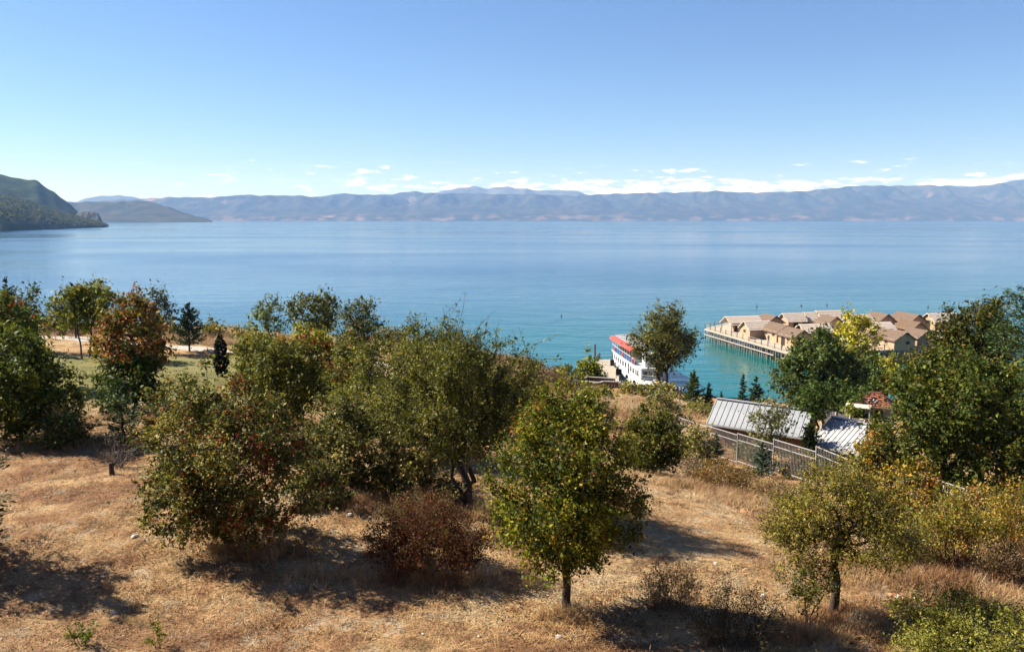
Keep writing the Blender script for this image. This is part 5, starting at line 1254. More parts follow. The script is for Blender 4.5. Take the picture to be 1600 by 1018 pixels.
tree('juniper_tree', 'dark olive juniper right of the lone maple crown', 'tree', 1018, 748, 638, 46, 42, G_JUNIPER, 133, lpx=4.4, k=5.2, shape='egg', bottom=0.08, tips=120, sigma=0.24, twigs=4, twig_len=0.45, trunk_r=0.10, stems=2, gap=0.1, aspect=0.5)
tree('grey_shrub', 'grey-green shrub above the dark olive juniper', 'shrub', 1032, 690, 612, 36, 62, G_GREY + G_SCRUB[:2], 134, lpx=3.8, k=3.4, shape='wide', bottom=0.02, tips=110, sigma=0.3, twigs=4, twig_len=0.6, stems=4, trunk_r=0.04, bushy_low=True, aspect=0.5)
tree('olive_scrub', 'olive scrub beside the fence start below the hedge', 'shrub', 1085, 735, 665, 40, 49, G_OLIVE + G_SCRUB, 135, lpx=3.8, k=3.4, shape='dome', bottom=0.0, tips=110, sigma=0.26, twigs=4, twig_len=0.5, stems=5, trunk_r=0.03, bushy_low=True, aspect=0.5)
tree('olive_scrub', 'yellowish scrub at the left foot of the olive juniper', 'shrub', 985, 735, 668, 26, 45, G_YG + G_SCRUB, 136, lpx=3.8, k=3.0, shape='dome', bottom=0.0, tips=70, sigma=0.22, twigs=4, twig_len=0.4, stems=4, trunk_r=0.03, bushy_low=True, aspect=0.5)
tree('dark_shrub', 'dark shrub behind the steel fence under the long shed eave', 'shrub', 1178, 735, 684, 34, 53, G_DARK + G_SCRUB[:2], 1361, lpx=4.0, k=4.0, shape='dome', bottom=0.0, tips=80, sigma=0.26, twigs=3, twig_len=0.4, stems=4, trunk_r=0.03, bushy_low=True)
tree('dark_shrub', 'dark shrub behind the fence before the teal-walled shed', 'shrub', 1240, 752, 702, 32, 48, G_DARK + G_RUSSET[:1] + G_SCRUB[:1], 1362, lpx=4.0, k=4.0, shape='dome', bottom=0.0, tips=80, sigma=0.26, twigs=3, twig_len=0.4, stems=4, trunk_r=0.03, bushy_low=True)
# right-hand big trees
tree('broadleaf_tree', 'big dark broadleaf tree on the right in front of the sheds', 'tree', 1492, 790, 558, 120, 39, [(0.036, 0.050, 0.010, 4), (0.062, 0.078, 0.015, 3), (0.12, 0.12, 0.024, 1.4), (0.19, 0.12, 0.035, 0.3)], 137, lpx=4.4, k=7.5, shape='wide', bottom=0.1, tips=260, sigma=0.32, twigs=4, twig_len=0.6, trunk_r=0.16, stems=3, lumpy=0.18, gap=0.05)
tree('broadleaf_tree', 'dark tree cut by the right edge beside the big broadleaf', 'tree', 1612, 770, 590, 60, 42, G_DARK + [(0.10, 0.12, 0.02, 2)], 138, lpx=4.8, k=6.0, shape='egg', bottom=0.1, tips=140, sigma=0.32, twigs=3, twig_len=0.6, trunk_r=0.14, lumpy=0.2)
tree('broadleaf_tree', 'tall bronze-green tree rising in front of the rightmost huts', 'tree', 1504, 700, 476, 76, 58, [(0.040, 0.048, 0.012, 4), (0.078, 0.072, 0.018, 3), (0.14, 0.10, 0.028, 1.5)], 139, lpx=4.4, k=7.0, shape='egg', bottom=0.18, tips=220, sigma=0.48, twigs=4, twig_len=0.9, trunk_r=0.2, lumpy=0.26, lean=(0.4, 0), gap=0.08)
tree('broadleaf_tree', 'bronze-yellow leafy branches left of the tall bronze-green tree', 'tree', 1432, 690, 540, 40, 60, [(0.11, 0.10, 0.022, 4), (0.17, 0.135, 0.03, 2), (0.07, 0.075, 0.02, 2)], 140, lpx=4.4, k=3.4, shape='egg', bottom=0.3, tips=90, sigma=0.36, twigs=4, twig_len=0.7, trunk_r=0.12, lumpy=0.3, gap=0.2)
cb = Vector((31.9, 48.0, gz(31.9, 48.0)))
conifer('cedar_tree', 'tall cedar with long level boughs at the right edge', 0, 0, 0, 0, 48, G_SPRUCE + G_SPRUCE_L[:1], 141, lpx=5.2, levels=19, per=9, angle=-8, tipup=20, blades=150, base=cb, height=22.8 - cb.z, rx=6.2, power=0.6, start=0.15, ragged=0.3, spray=0.36)

# ---------------------------------------------------------------- centre-left thickets, far side of the meadow
tree('juniper_tree', 'bushy olive juniper behind the berry tree crown', 'tree', 448, 660, 528, 64, 42, G_JUNIPER + [(0.14, 0.13, 0.02, 1.5)], 142, lpx=4.4, k=5.4, shape='egg', bottom=0.04, tips=170, sigma=0.30, twigs=4, twig_len=0.55, trunk_r=0.10, stems=3, aspect=0.5, lumpy=0.26)
tree('thuja_tree', 'small dark teardrop cypress on the lawn below the path', 'tree', 346, 578, 524, 12.5, 60, [(0.014, 0.022, 0.012, 3), (0.022, 0.032, 0.016, 2)], 143, lpx=2.6, k=9, mat='needle', shape='egg', bottom=0.05, tips=260, sigma=0.05, twigs=2, twig_len=0.12, lumpy=0.04, aspect=0.4, up=1.0, bushy_low=True)
tree('thin_tree', 'thin pale-leaved tree standing against the lake left of centre', 'tree', 422, 585, 466, 32, 64, [(0.12, 0.14, 0.05, 3), (0.17, 0.18, 0.08, 2), (0.09, 0.11, 0.03, 2)], 144, lpx=3.8, k=1.9, shape='egg', bottom=0.34, tips=80, sigma=0.22, twigs=4, twig_len=0.6, trunk_r=0.06, bark='bark_grey', gap=0.2, aspect=0.45)
tree('round_tree', 'round-headed olive tree highest on the central skyline', 'tree', 497, 600, 455, 36, 70, G_OLIVE + [(0.07, 0.075, 0.03, 3)], 145, lpx=4.0, k=4.0, shape='round', bottom=0.42, tips=110, sigma=0.34, twigs=4, twig_len=0.6, trunk_r=0.13, bark='bark_grey', gap=0.12, aspect=0.5)
tree('grey_tree', 'grey-green twiggy tree right of the round-headed skyline tree', 'tree', 566, 640, 470, 38, 58, [(0.06, 0.075, 0.035, 4), (0.10, 0.105, 0.05, 2), (0.14, 0.09, 0.05, 1)], 146, lpx=3.8, k=3.0, shape='egg', bottom=0.25, tips=130, sigma=0.28, twigs=5, twig_len=0.7, trunk_r=0.09, bark='bark_grey', gap=0.15, aspect=0.5, stems=2)
tree('sumac_bush', 'yellow-green bush with scarlet patches below the skyline trees', 'shrub', 482, 625, 505, 58, 60, G_YG + G_YELLOW[:1] + [(0.32, 0.06, 0.03, 0.9), (0.28, 0.12, 0.03, 0.8)], 147, lpx=4.2, k=4.2, shape='dome', bottom=0.02, tips=150, sigma=0.34, twigs=4, twig_len=0.6, stems=5, trunk_r=0.04, bushy_low=True)
tree('yellow_green_bush', 'yellow-green bush under the thin pale-leaved tree', 'shrub', 405, 610, 515, 46, 58, G_YG + G_OLIVE, 148, lpx=4.2, k=4.0, shape='dome', bottom=0.02, tips=120, sigma=0.32, twigs=4, twig_len=0.5, stems=5, trunk_r=0.04, bushy_low=True)
tree('olive_bush', 'olive bush with russet sprays right of the scarlet-patched bush', 'shrub', 548, 640, 520, 50, 54, G_OLIVE + G_RUSSET[:1] + G_HAW, 149, lpx=4.0, k=3.6, shape='dome', bottom=0.02, tips=130, sigma=0.30, twigs=4, twig_len=0.5, stems=5, trunk_r=0.04, bushy_low=True)
tree('tamarisk_bush', 'feathery shrub on the skyline right of centre', 'shrub', 672, 640, 505, 56, 50, G_HAW + G_OLIVE, 150, lpx=3.6, k=2.4, shape='vase', bottom=0.1, tips=140, sigma=0.22, twigs=6, twig_len=0.95, stems=6, trunk_r=0.04, aspect=0.45, gap=0.15, up=0.7)
tree('tamarisk_bush', 'green feathery bush at right shoulder of the central hawthorn', 'shrub', 770, 690, 560, 42, 46, G_HAW + G_OLIVE, 151, lpx=3.8, k=3.4, shape='egg', bottom=0.05, tips=120, sigma=0.26, twigs=5, twig_len=0.7, stems=4, trunk_r=0.05, aspect=0.45, bushy_low=True)
tree('olive_scrub', 'scrubby olive growth behind the lone maple crown, left part', 'shrub', 830, 690, 590, 56, 56, G_OLIVE + G_SCRUB, 152, lpx=3.8, k=3.4, shape='dome', bottom=0.0, tips=120, sigma=0.32, twigs=4, twig_len=0.6, stems=5, trunk_r=0.04, bushy_low=True, aspect=0.5)
tree('olive_scrub', 'scrubby olive growth behind the lone maple crown, right part', 'shrub', 915, 680, 606, 44, 62, G_OLIVE + G_YG, 153, lpx=3.8, k=3.4, shape='dome', bottom=0.0, tips=110, sigma=0.32, twigs=4, twig_len=0.6, stems=5, trunk_r=0.04, bushy_low=True, aspect=0.5)
brush('tan_scrub', 'tan dry scrub on the bluff top left of the jetty', 835, 598, 562, 42, 95, G_STRAW + G_SCRUB[:1], 154, n_stem=240, k=1.8, lpx=3.4, r0=0.8)
brush('tan_scrub', 'pinkish-brown scrub on the bluff above the walled terrace', 872, 612, 578, 36, 92, [(0.36, 0.24, 0.15, 3), (0.28, 0.19, 0.12, 2), (0.2, 0.17, 0.08, 1)], 155, n_stem=220, k=1.8, lpx=3.4, r0=0.8)
tree('green_scrub', 'low green scrub at the cliff edge left of the jetty bush', 'shrub', 882, 598, 572, 34, 106, G_OLIVE + G_YG[:1], 156, lpx=3.6, k=3.6, shape='dome', bottom=0.0, tips=80, sigma=0.4, twigs=3, twig_len=0.6, stems=4, trunk_r=0.05, bushy_low=True)
tree('green_scrub', 'yellow-flecked scrub in front of the walled terrace', 'shrub', 925, 640, 603, 42, 96, G_YG + G_RUST_Y[:2] + G_OLIVE, 157, lpx=3.6, k=3.6, shape='dome', bottom=0.0, tips=90, sigma=0.4, twigs=3, twig_len=0.6, stems=4, trunk_r=0.05, bushy_low=True)
tree('jetty_bush', 'round yellow-green bush at the foot of the jetty', 'shrub', 921, 596, 553.5, 23, 119, G_YG + [(0.2, 0.2, 0.03, 2)], 158, lpx=3.6, k=9.0, shape='round', bottom=0.02, tips=110, sigma=0.42, twigs=3, twig_len=0.7, stems=4, trunk_r=0.06, bushy_low=True, lumpy=0.14)
for i, (px, w) in enumerate(((984, 22), (1012, 22), (1040, 22))):
    tree('hedge_bush', ('yellowish hedge bush beside the notice board', 'middle hedge bush below the boat bow', 'hedge bush at the foot of the leafy jetty tree')[i], 'shrub', px, 626, 597 + i, w, 105 - i, G_YG + G_STRAW[:2] + G_OLIVE, 160 + i, lpx=3.4, k=4.0, shape='wide', bottom=0.0, tips=90, sigma=0.35, twigs=3, twig_len=0.5, stems=4, trunk_r=0.05, bushy_low=True, group='hedge along the landing')
tree('jetty_tree', 'tall leafy tree standing before the moored excursion boat', 'tree', 1036, 606, 479, 49, 110, [(0.115, 0.105, 0.028, 4), (0.16, 0.14, 0.035, 3), (0.075, 0.08, 0.025, 3)], 164, lpx=3.4, k=4.6, shape='round', bottom=0.24, tips=260, sigma=0.62, twigs=4, twig_len=1.2, trunk_r=0.32, stems=2, lumpy=0.22, gap=0.1, aspect=0.5, tip_r=0.02)
# ---------------------------------------------------------------- by the sheds and the shore on the right
conifer('spruce_tree', 'bright green young spruce at the shore right of the boat', 1082, 648, 578, 24, 86, G_SPRUCE_L, 170, lpx=4.4, levels=14, per=8, angle=8, tipup=12, blades=32, power=0.75)
conifer('spruce_tree', 'slim dark spruce beside the bright green one', 1106, 648, 597, 11, 85, G_SPRUCE, 171, lpx=4.2, levels=14, per=7, angle=5, tipup=10, blades=20, power=0.8)
conifer('spruce_tree', 'slim dark spruce above the left end of the long shed', 1159, 645, 583, 12, 80, G_SPRUCE, 172, lpx=4.2, levels=14, per=7, angle=-5, tipup=10, blades=22, power=0.8)
conifer('spruce_tree', 'broader green spruce above the long shed roof', 1180, 650, 588, 19, 79, G_SPRUCE + G_SPRUCE_L[:1], 173, lpx=4.2, levels=13, per=8, angle=0, tipup=12, blades=28, power=0.75)
conifer('spruce_tree', 'tiny dark spruce tip between the shore conifers', 1126, 645, 612, 8, 82, G_SPRUCE, 174, lpx=4.0, levels=10, per=6, angle=0, tipup=10, blades=16)
tree('hedge_bush', 'green hedge bush below the shore spruces', 'shrub', 1092, 665, 632, 40, 76, G_YG + G_OLIVE, 175, lpx=3.8, k=4.4, shape='wide', bottom=0.0, tips=90, sigma=0.34, twigs=3, twig_len=0.5, stems=4, trunk_r=0.05, bushy_low=True)
tree('linden_tree', 'large rounded dark green tree in front of the stilt village', 'tree', 1277, 668, 519, 68, 88, [(0.038, 0.058, 0.016, 4), (0.058, 0.08, 0.022, 3), (0.10, 0.12, 0.035, 1.2)], 176, lpx=4.4, k=6.5, shape='egg', bottom=0.06, tips=210, sigma=0.72, twigs=3, twig_len=0.9, trunk_r=0.3, lumpy=0.16, tip_r=0.015)
tree('green_tree', 'lower green tree at the right foot of the large rounded one', 'tree', 1312, 672, 594, 46, 82, G_DARK + [(0.08, 0.11, 0.025, 3)], 177, lpx=4.2, k=5.5, shape='wide', bottom=0.05, tips=120, sigma=0.5, twigs=3, twig_len=0.7, trunk_r=0.15, stems=2)
tree('willow_tree', 'mid-green willow behind the kiosk by the water', 'tree', 1358, 640, 560, 34, 98, [(0.06, 0.085, 0.025, 3), (0.09, 0.115, 0.035, 3)], 178, lpx=4.0, k=5.0, shape='egg', bottom=0.04, tips=110, sigma=0.5, twigs=3, twig_len=0.9, trunk_r=0.2, droop=0.5)
tree('yellow_tree', 'bright yellow autumn tree in front of the brown hut roofs', 'tree', 1333, 620, 491, 36, 112, [(0.34, 0.29, 0.03, 3), (0.42, 0.36, 0.05, 2), (0.24, 0.24, 0.04, 1.5)], 179, lpx=3.8, k=4.6, shape='egg', bottom=0.3, tips=140, sigma=0.6, twigs=4, twig_len=1.2, trunk_r=0.2, gap=0.12, aspect=0.5, tip_r=0.02, lumpy=0.25)
tree('yellow_sapling', 'small golden tree right of the willow', 'tree', 1385, 640, 562, 17, 102, [(0.34, 0.29, 0.03, 3), (0.42, 0.36, 0.05, 2)], 180, lpx=3.8, k=3.4, shape='egg', bottom=0.25, tips=60, sigma=0.45, twigs=3, twig_len=0.7, trunk_r=0.1, gap=0.1)
tree('olive_tree', 'small grey-leaved open tree in front of the long shed roof', 'tree', 1203, 720, 622, 33, 52, G_GREY, 181, lpx=3.8, k=1.9, shape='wide', bottom=0.32, tips=80, sigma=0.24, twigs=4, twig_len=0.55, trunk_r=0.07, gap=0.2, aspect=0.5)
tree('standard_tree', 'slim-trunked tree with round head between the two sheds', 'tree', 1271, 712, 600, 27, 53, G_DARK + [(0.08, 0.11, 0.025, 2)], 182, lpx=4.2, k=4.0, shape='round', bottom=0.62, tips=80, sigma=0.3, twigs=3, twig_len=0.4, trunk_r=0.07)
tree('dark_shrub', 'dark shrub round the trunk between the two sheds', 'shrub', 1264, 716, 662, 11, 51, G_DARK, 183, lpx=4.2, k=5.0, shape='egg', bottom=0.15, tips=50, sigma=0.2, twigs=3, twig_len=0.3, stems=2, trunk_r=0.04)
tree('clipped_shrub', 'small yellow-green shrub behind the dark board screen', 'shrub', 1328, 662, 630, 13, 72, G_YG + G_SPRUCE_L[:1], 184, lpx=4.0, k=5.0, shape='round', bottom=0.05, tips=50, sigma=0.24, twigs=2, twig_len=0.3, stems=2, trunk_r=0.04)
# ---------------------------------------------------------------- left background
tree('broadleaf_tree', 'green and orange leafy tree at the upper left edge', 'tree', 14, 640, 462, 46, 52, [(0.06, 0.085, 0.02, 4), (0.10, 0.12, 0.025, 3), (0.25, 0.15, 0.03, 0.9), (0.30, 0.08, 0.03, 0.5)], 190, lpx=4.6, k=5.2, shape='egg', bottom=0.2, tips=140, sigma=0.36, twigs=3, twig_len=0.7, trunk_r=0.15, lumpy=0.25)
conifer('spruce_tree', 'dark pointed conifer behind the upper left leafy tree', 20, 560, 432, 44, 70, G_SPRUCE, 191, lpx=4.4, levels=18, per=8, angle=-8, tipup=12, blades=40, power=0.9)
tree('twiggy_tree', 'dark half-bare tree beside the pointed conifer at upper left', 'tree', 48, 550, 446, 26, 72, G_DARK + G_GREY[:1], 192, lpx=3.8, k=1.7, shape='egg', bottom=0.2, tips=80, sigma=0.3, twigs=5, twig_len=0.8, trunk_r=0.1, gap=0.2)
tree('slender_tree', 'yellow-green tree on the left slender trunk of a pair by the path', 'tree', 128, 563, 452, 36, 68, G_YG + G_OLIVE[:2], 193, lpx=4.2, k=3.0, shape='egg', bottom=0.40, tips=90, sigma=0.36, twigs=4, twig_len=0.7, trunk_r=0.07, gap=0.08, bark='bark_grey', lean=(-0.2, 0))
tree('slender_tree', 'yellow-green tree on the right slender trunk of a pair by the path', 'tree', 140, 563, 444, 44, 68.6, G_YG + G_YELLOW[:1] + G_OLIVE[:1], 1931, lpx=4.2, k=3.6, shape='vase', bottom=0.36, tips=120, sigma=0.36, twigs=4, twig_len=0.7, trunk_r=0.08, gap=0.05, bark='bark_grey', lean=(0.7, 0))
conifer('dark_pine', 'blackish pine top behind the twin-trunked tree', 119, 530, 443, 22, 82, [(0.012, 0.015, 0.012, 3), (0.022, 0.026, 0.016, 2)], 194, lpx=4.6, levels=12, per=7, angle=10, tipup=20, blades=34, power=0.5, start=0.3)
tree('bare_tree', 'dark sparse-leaved tree right of the orange tree top', 'tree', 252, 545, 450, 27, 76, [(0.05, 0.06, 0.035, 3), (0.08, 0.085, 0.05, 2)], 195, lpx=3.6, k=2.0, shape='round', bottom=0.30, tips=110, sigma=0.24, twigs=5, twig_len=0.6, trunk_r=0.16, gap=0.18, aspect=0.5)
conifer('small_cedar', 'small dark green cedar standing alone by the gravel path', 296, 544, 474, 31, 78, G_SPRUCE + G_BLUE[:1], 196, lpx=4.8, levels=11, per=8, angle=24, tipup=10, blades=40, start=0.14, power=0.55, ragged=0.28)
tree('brown_bush', 'round brown-green bush at the bluff edge behind the twin-trunked tree', 'shrub', 92, 535, 487, 28, 86, G_SCRUB + G_OLIVE, 197, lpx=3.8, k=4.0, shape='dome', bottom=0.0, tips=80, sigma=0.36, twigs=3, twig_len=0.5, stems=4, trunk_r=0.05, bushy_low=True)
for i, (px, py, top, hw, d_, pal, lab) in enumerate([(222, 528, 500, 22, 88, G_SCRUB, 'brown scrub bush at the cliff edge behind the orange tree'), (268, 530, 498, 18, 88, G_OLIVE + G_SCRUB, 'olive scrub bush at the cliff edge left of the small cedar'),
        (336, 530, 503, 22, 88, G_SCRUB, 'brown scrub bush at the cliff edge right of the small cedar'), (372, 530, 510, 20, 87, G_STRAW + G_SCRUB, 'straw-coloured scrub bush at the cliff edge above the teardrop cypress'),
        (60, 528, 486, 22, 88, G_OLIVE + G_SCRUB, 'olive scrub bush at the cliff edge by the upper left conifer'), (150, 526, 480, 26, 90, G_SCRUB + G_OLIVE, 'scrub bush at the cliff edge behind the blackish pine'),
        (610, 545, 512, 26, 92, G_SCRUB + G_GREY, 'grey-brown scrub bush on the cliff edge right of the skyline trees'), (330, 520, 500, 12, 90, G_OLIVE, 'small dark scrub bush at the cliff edge near the small cedar'), (300, 535, 515, 20, 89, G_STRAW + G_SCRUB, 'low straw scrub bush directly behind the small cedar')]):
    tree('scrub_bush', lab, 'shrub', px, py, top, hw, d_, pal, 200 + i, lpx=3.6, k=3.6, shape='dome', bottom=0.0, tips=60, sigma=0.3, twigs=3, twig_len=0.5, stems=4, trunk_r=0.04, bushy_low=True, group='scrub along the cliff edge')
tree('dark_shrub', 'dark shrub in the shade right of the dark left-hand tree', 'shrub', 118, 668, 610, 18, 42, G_DARK + G_SCRUB[:1], 212, lpx=4.2, k=3.0, shape='egg', bottom=0.0, tips=50, sigma=0.2, twigs=3, twig_len=0.4, stems=3, trunk_r=0.03, bushy_low=True)
tree('dark_shrub', 'dark shrub right of the orange tree foot on the lawn', 'shrub', 243, 632, 590, 22, 48, G_DARK + G_SCRUB[:1], 213, lpx=4.2, k=3.4, shape='dome', bottom=0.0, tips=60, sigma=0.24, twigs=3, twig_len=0.4, stems=3, trunk_r=0.03, bushy_low=True)
print('leaves', N_LEAF[0])

# ---------------------------------------------------------------- scattered stuff: instancing helper
def scatter(name, pts, rots, scls, sources, mat_idx=None):
    """One object that instances small source meshes on points (nobody could count them)."""
    me = bpy.data.meshes.new(name); me.vertices.add(len(pts)); me.vertices.foreach_set('co', np.asarray(pts, np.float32).ravel())
    for nm, typ, dat in (('rot', 'FLOAT_VECTOR', rots), ('scl', 'FLOAT_VECTOR', scls)):
        a = me.attributes.new(nm, typ, 'POINT'); a.data.foreach_set('vector', np.asarray(dat, np.float32).ravel())
    a = me.attributes.new('pick', 'INT', 'POINT'); a.data.foreach_set('value', np.random.default_rng(len(pts)).integers(0, len(sources), len(pts)).astype(np.int32))
    o = bpy.data.objects.new(name, me); COL.objects.link(o)
    ng = bpy.data.node_groups.new(name, 'GeometryNodeTree')
    ng.interface.new_socket('Geometry', in_out='INPUT', socket_type='NodeSocketGeometry'); ng.interface.new_socket('Geometry', in_out='OUTPUT', socket_type='NodeSocketGeometry')
    gi, go = ng.nodes.new('NodeGroupInput'), ng.nodes.new('NodeGroupOutput')
    iop = ng.nodes.new('GeometryNodeInstanceOnPoints'); g2 = ng.nodes.new('GeometryNodeGeometryToInstance')
    for s_ in reversed(sources):
        oi = ng.nodes.new('GeometryNodeObjectInfo'); oi.inputs['Object'].default_value = s_; ng.links.new(oi.outputs['Geometry'], g2.inputs[0])
    iop.inputs['Pick Instance'].default_value = True
    def attr(nm, t):
        n = ng.nodes.new('GeometryNodeInputNamedAttribute'); n.data_type = t; n.inputs['Name'].default_value = nm; return n.outputs[0]
    ng.links.new(gi.outputs[0], iop.inputs['Points']); ng.links.new(g2.outputs[0], iop.inputs['Instance'])
    ng.links.new(attr('pick', 'INT'), iop.inputs['Instance Index'])
    er = ng.nodes.new('FunctionNodeEulerToRotation'); ng.links.new(attr('rot', 'FLOAT_VECTOR'), er.inputs[0]); ng.links.new(er.outputs[0], iop.inputs['Rotation'])
    ng.links.new(attr('scl', 'FLOAT_VECTOR'), iop.inputs['Scale']); ng.links.new(iop.outputs[0], go.inputs[0])
    md = o.modifiers.new('scatter', 'NODES'); md.node_group = ng
    return tag(o, kind='stuff')

def tuft(n, rad, l0, l1, lean, w, seed, tone=1.0):
    """A tuft or mat of dry grass blades, each a narrow bent strip."""
    r = np.random.default_rng(seed); th = r.uniform(0, 6.28, n); rb = np.sqrt(r.random(n)) * rad
    b0 = np.stack([np.cos(th) * rb, np.sin(th) * rb, np.full(n, -0.02)], 1); a = r.uniform(0, 6.28, n); ln = r.uniform(l0, l1, n); e = np.clip(r.normal(lean, 0.35, n), 0.05, 1.5)
    d = np.stack([np.cos(a) * np.cos(e), np.sin(a) * np.cos(e), np.sin(e)], 1); s = np.stack([-np.sin(a), np.cos(a), np.zeros(n)], 1)
    s = unit(s + r.normal(0, 0.5, (n, 3))); m = b0 + d * ln[:, None] * 0.55; t = m + unit(d - np.array([0, 0, 0.55])) * ln[:, None] * 0.45; ww = (w * r.uniform(0.6, 1.3, n))[:, None]
    V = np.stack([b0 - s * ww, b0 + s * ww, m + s * ww * 0.8, m - s * ww * 0.8, t], 1).reshape(-1, 3); k = np.arange(n)[:, None] * 5
    Fq = np.concatenate([k + np.array([[0, 1, 2, 3]]), k + np.array([[3, 2, 4, 4]])], 0)
    Fq3 = np.concatenate([k + np.array([[0, 1, 2]]), k + np.array([[0, 2, 3]]), k + np.array([[3, 2, 4]])], 0)
    c = tone * (1 + 0.28 * r.normal(0, 1, (n, 1))) * np.array([[1.0, 1.0, 1.0]]) * (1 + 0.06 * r.normal(0, 1, (n, 3))); c = np.clip(c, 0.3, 1.7); c = np.concatenate([c, c, c])
    o = mesh_np('grass_tuft', V, Fq3, M['grass'], col=c); COL.objects.unlink(o); return o

r = np.random.default_rng(31)
mats = [tuft(46, 0.30, 0.10, 0.30, 0.28, 0.0065, 50 + i, 1.12) for i in range(5)]
n = 26000
d = 15 + (62 - 15) * r.random(n) ** 1.5; x = r.uniform(-1, 1, n) * (0.70 * d + 3)
z = ground(x, d); e = 0.4; sx = (ground(x + e, d) - z) / e; sy = (ground(x, d + e) - z) / e
keep = np.abs(sx) + np.abs(sy) < 1.5
P_ = np.stack([x, d, z], 1)[keep]; n = len(P_)
rot = np.stack([np.arctan(sy[keep]), -np.arctan(sx[keep]), r.uniform(0, 6.28, n)], 1); rot[:, :2] = 0
patch = 0.5 + 0.5 * np.sin(P_[:, 0] * 0.9 + 1.3 * np.sin(P_[:, 1] * 0.7)) * np.sin(P_[:, 1] * 0.8 + 1.1 * np.sin(P_[:, 0] * 0.6 + 2))
s_ = (0.55 + 0.75 * r.random(n)) * (0.9 + 0.012 * P_[:, 1]); lawn = ((P_[:, 0] + 26) / 18) ** 2 + ((P_[:, 1] - 61) / 13) ** 2 < 1
keepg = (patch + 0.25 * r.random(n)) > 0.16
hz = (0.35 + 1.25 * patch ** 1.5 * r.random(n)) * keepg * np.where(lawn, 0.4, 1.0)
scatter('dry_grass', P_, rot, np.stack([s_, s_, s_ * hz], 1), mats)
# taller ungrazed grass on the bank, round the trunks and along the fence
talls = [tuft(34, 0.16, 0.25, 0.62, 1.05, 0.006, 70 + i, 1.2) for i in range(4)]
spots = []
def cluster(px, py, dd, rad_x, rad_y, n):
    p = pt(px, py, dd); spots.append(np.stack([p.x + r.normal(0, rad_x, n), p.y + r.normal(0, rad_y, n)], 1))
cluster(1180, 790, 34, 1.7, 0.9, 320); cluster(1120, 770, 36.5, 1.7, 0.7, 300); cluster(1450, 905, 22.6, 1.1, 0.7, 300); cluster(1540, 880, 24, 1.2, 0.8, 260); cluster(890, 965, 19.8, 0.35, 0.2, 60); cluster(1300, 970, 19.7, 0.6, 0.3, 120)
cluster(1390, 900, 22.5, 0.6, 0.4, 120); cluster(1000, 640, 78, 3.0, 5, 900); cluster(965, 625, 88, 3.4, 7, 1100); cluster(860, 595, 95, 4.5, 4, 900); cluster(820, 585, 96, 4, 4, 600); cluster(760, 800, 28, 0.9, 0.5, 160)
cluster(640, 905, 21.9, 1.6, 0.25, 160); cluster(400, 862, 23.6, 0.8, 0.3, 120); cluster(560, 780, 28.5, 1.5, 0.5, 200); cluster(1000, 690, 60, 2.0, 4, 500); cluster(1240, 1000, 18.5, 1.2, 0.3, 160); cluster(380, 530, 86, 8, 2.5, 700); cluster(110, 520, 87, 8, 2, 500); cluster(1590, 960, 19.8, 1.0, 0.6, 160)
cluster(30, 660, 42, 2.4, 1.5, 160); cluster(150, 680, 38, 2.5, 1.5, 160); cluster(250, 640, 44, 2.2, 1.5, 160)
k_ = 2600; dd_ = 15.5 + 38 * r.random(k_) ** 1.3; sp_ = np.stack([r.uniform(-1, 1, k_) * (0.68 * dd_ + 2), dd_], 1)
sp_ = sp_[(np.sin(sp_[:, 0] * 1.3 + 2 * np.sin(sp_[:, 1] * 0.9)) * np.sin(sp_[:, 1] * 1.1 + 1.0) + 0.5 * r.random(k_)) > 0.35]; spots.append(sp_); n_small = len(sp_)
S_ = np.concatenate(spots); zz = ground(S_[:, 0], S_[:, 1]); ok = zz > 0.3; S_, zz = S_[ok], zz[ok]
sc = (0.6 + 0.8 * r.random(len(S_))) * np.clip(S_[:, 1] / 40, 0.9, 1.7); sc[-n_small:] *= 0.45
scatter('tall_dry_grass', np.column_stack([S_, zz]), np.stack([np.zeros(len(S_)), np.zeros(len(S_)), r.uniform(0, 6.28, len(S_))], 1), np.stack([sc, sc, sc * (0.7 + 0.5 * r.random(len(S_)))], 1), talls)

# small pebbles showing through the turf
def pebble(seed):
    r_ = np.random.default_rng(seed); bm_ = bmesh.new(); bmesh.ops.create_icosphere(bm_, subdivisions=1, radius=1.0)
    for v in bm_.verts: v.co *= r_.uniform(0.75, 1.2); v.co.z *= 0.6
    me = bpy.data.meshes.new('pebble'); bm_.to_mesh(me); bm_.free(); me.materials.append(M['stone'] if seed % 2 else M['stone_white']); return bpy.data.objects.new('pebble', me)
k_ = 900; dd_ = 15.5 + 26 * r.random(k_) ** 1.3; xx_ = r.uniform(-1, 1, k_) * (0.68 * dd_ + 2); sz_ = 0.012 + 0.03 * r.random(k_) ** 3
scatter('pebbles', np.column_stack([xx_, dd_, ground(xx_, dd_) + sz_ * 0.9]), np.stack([np.zeros(k_), np.zeros(k_), r.uniform(0, 6.28, k_)], 1), np.stack([sz_ * 1.3, sz_, sz_], 1), [pebble(i) for i in range(4)])

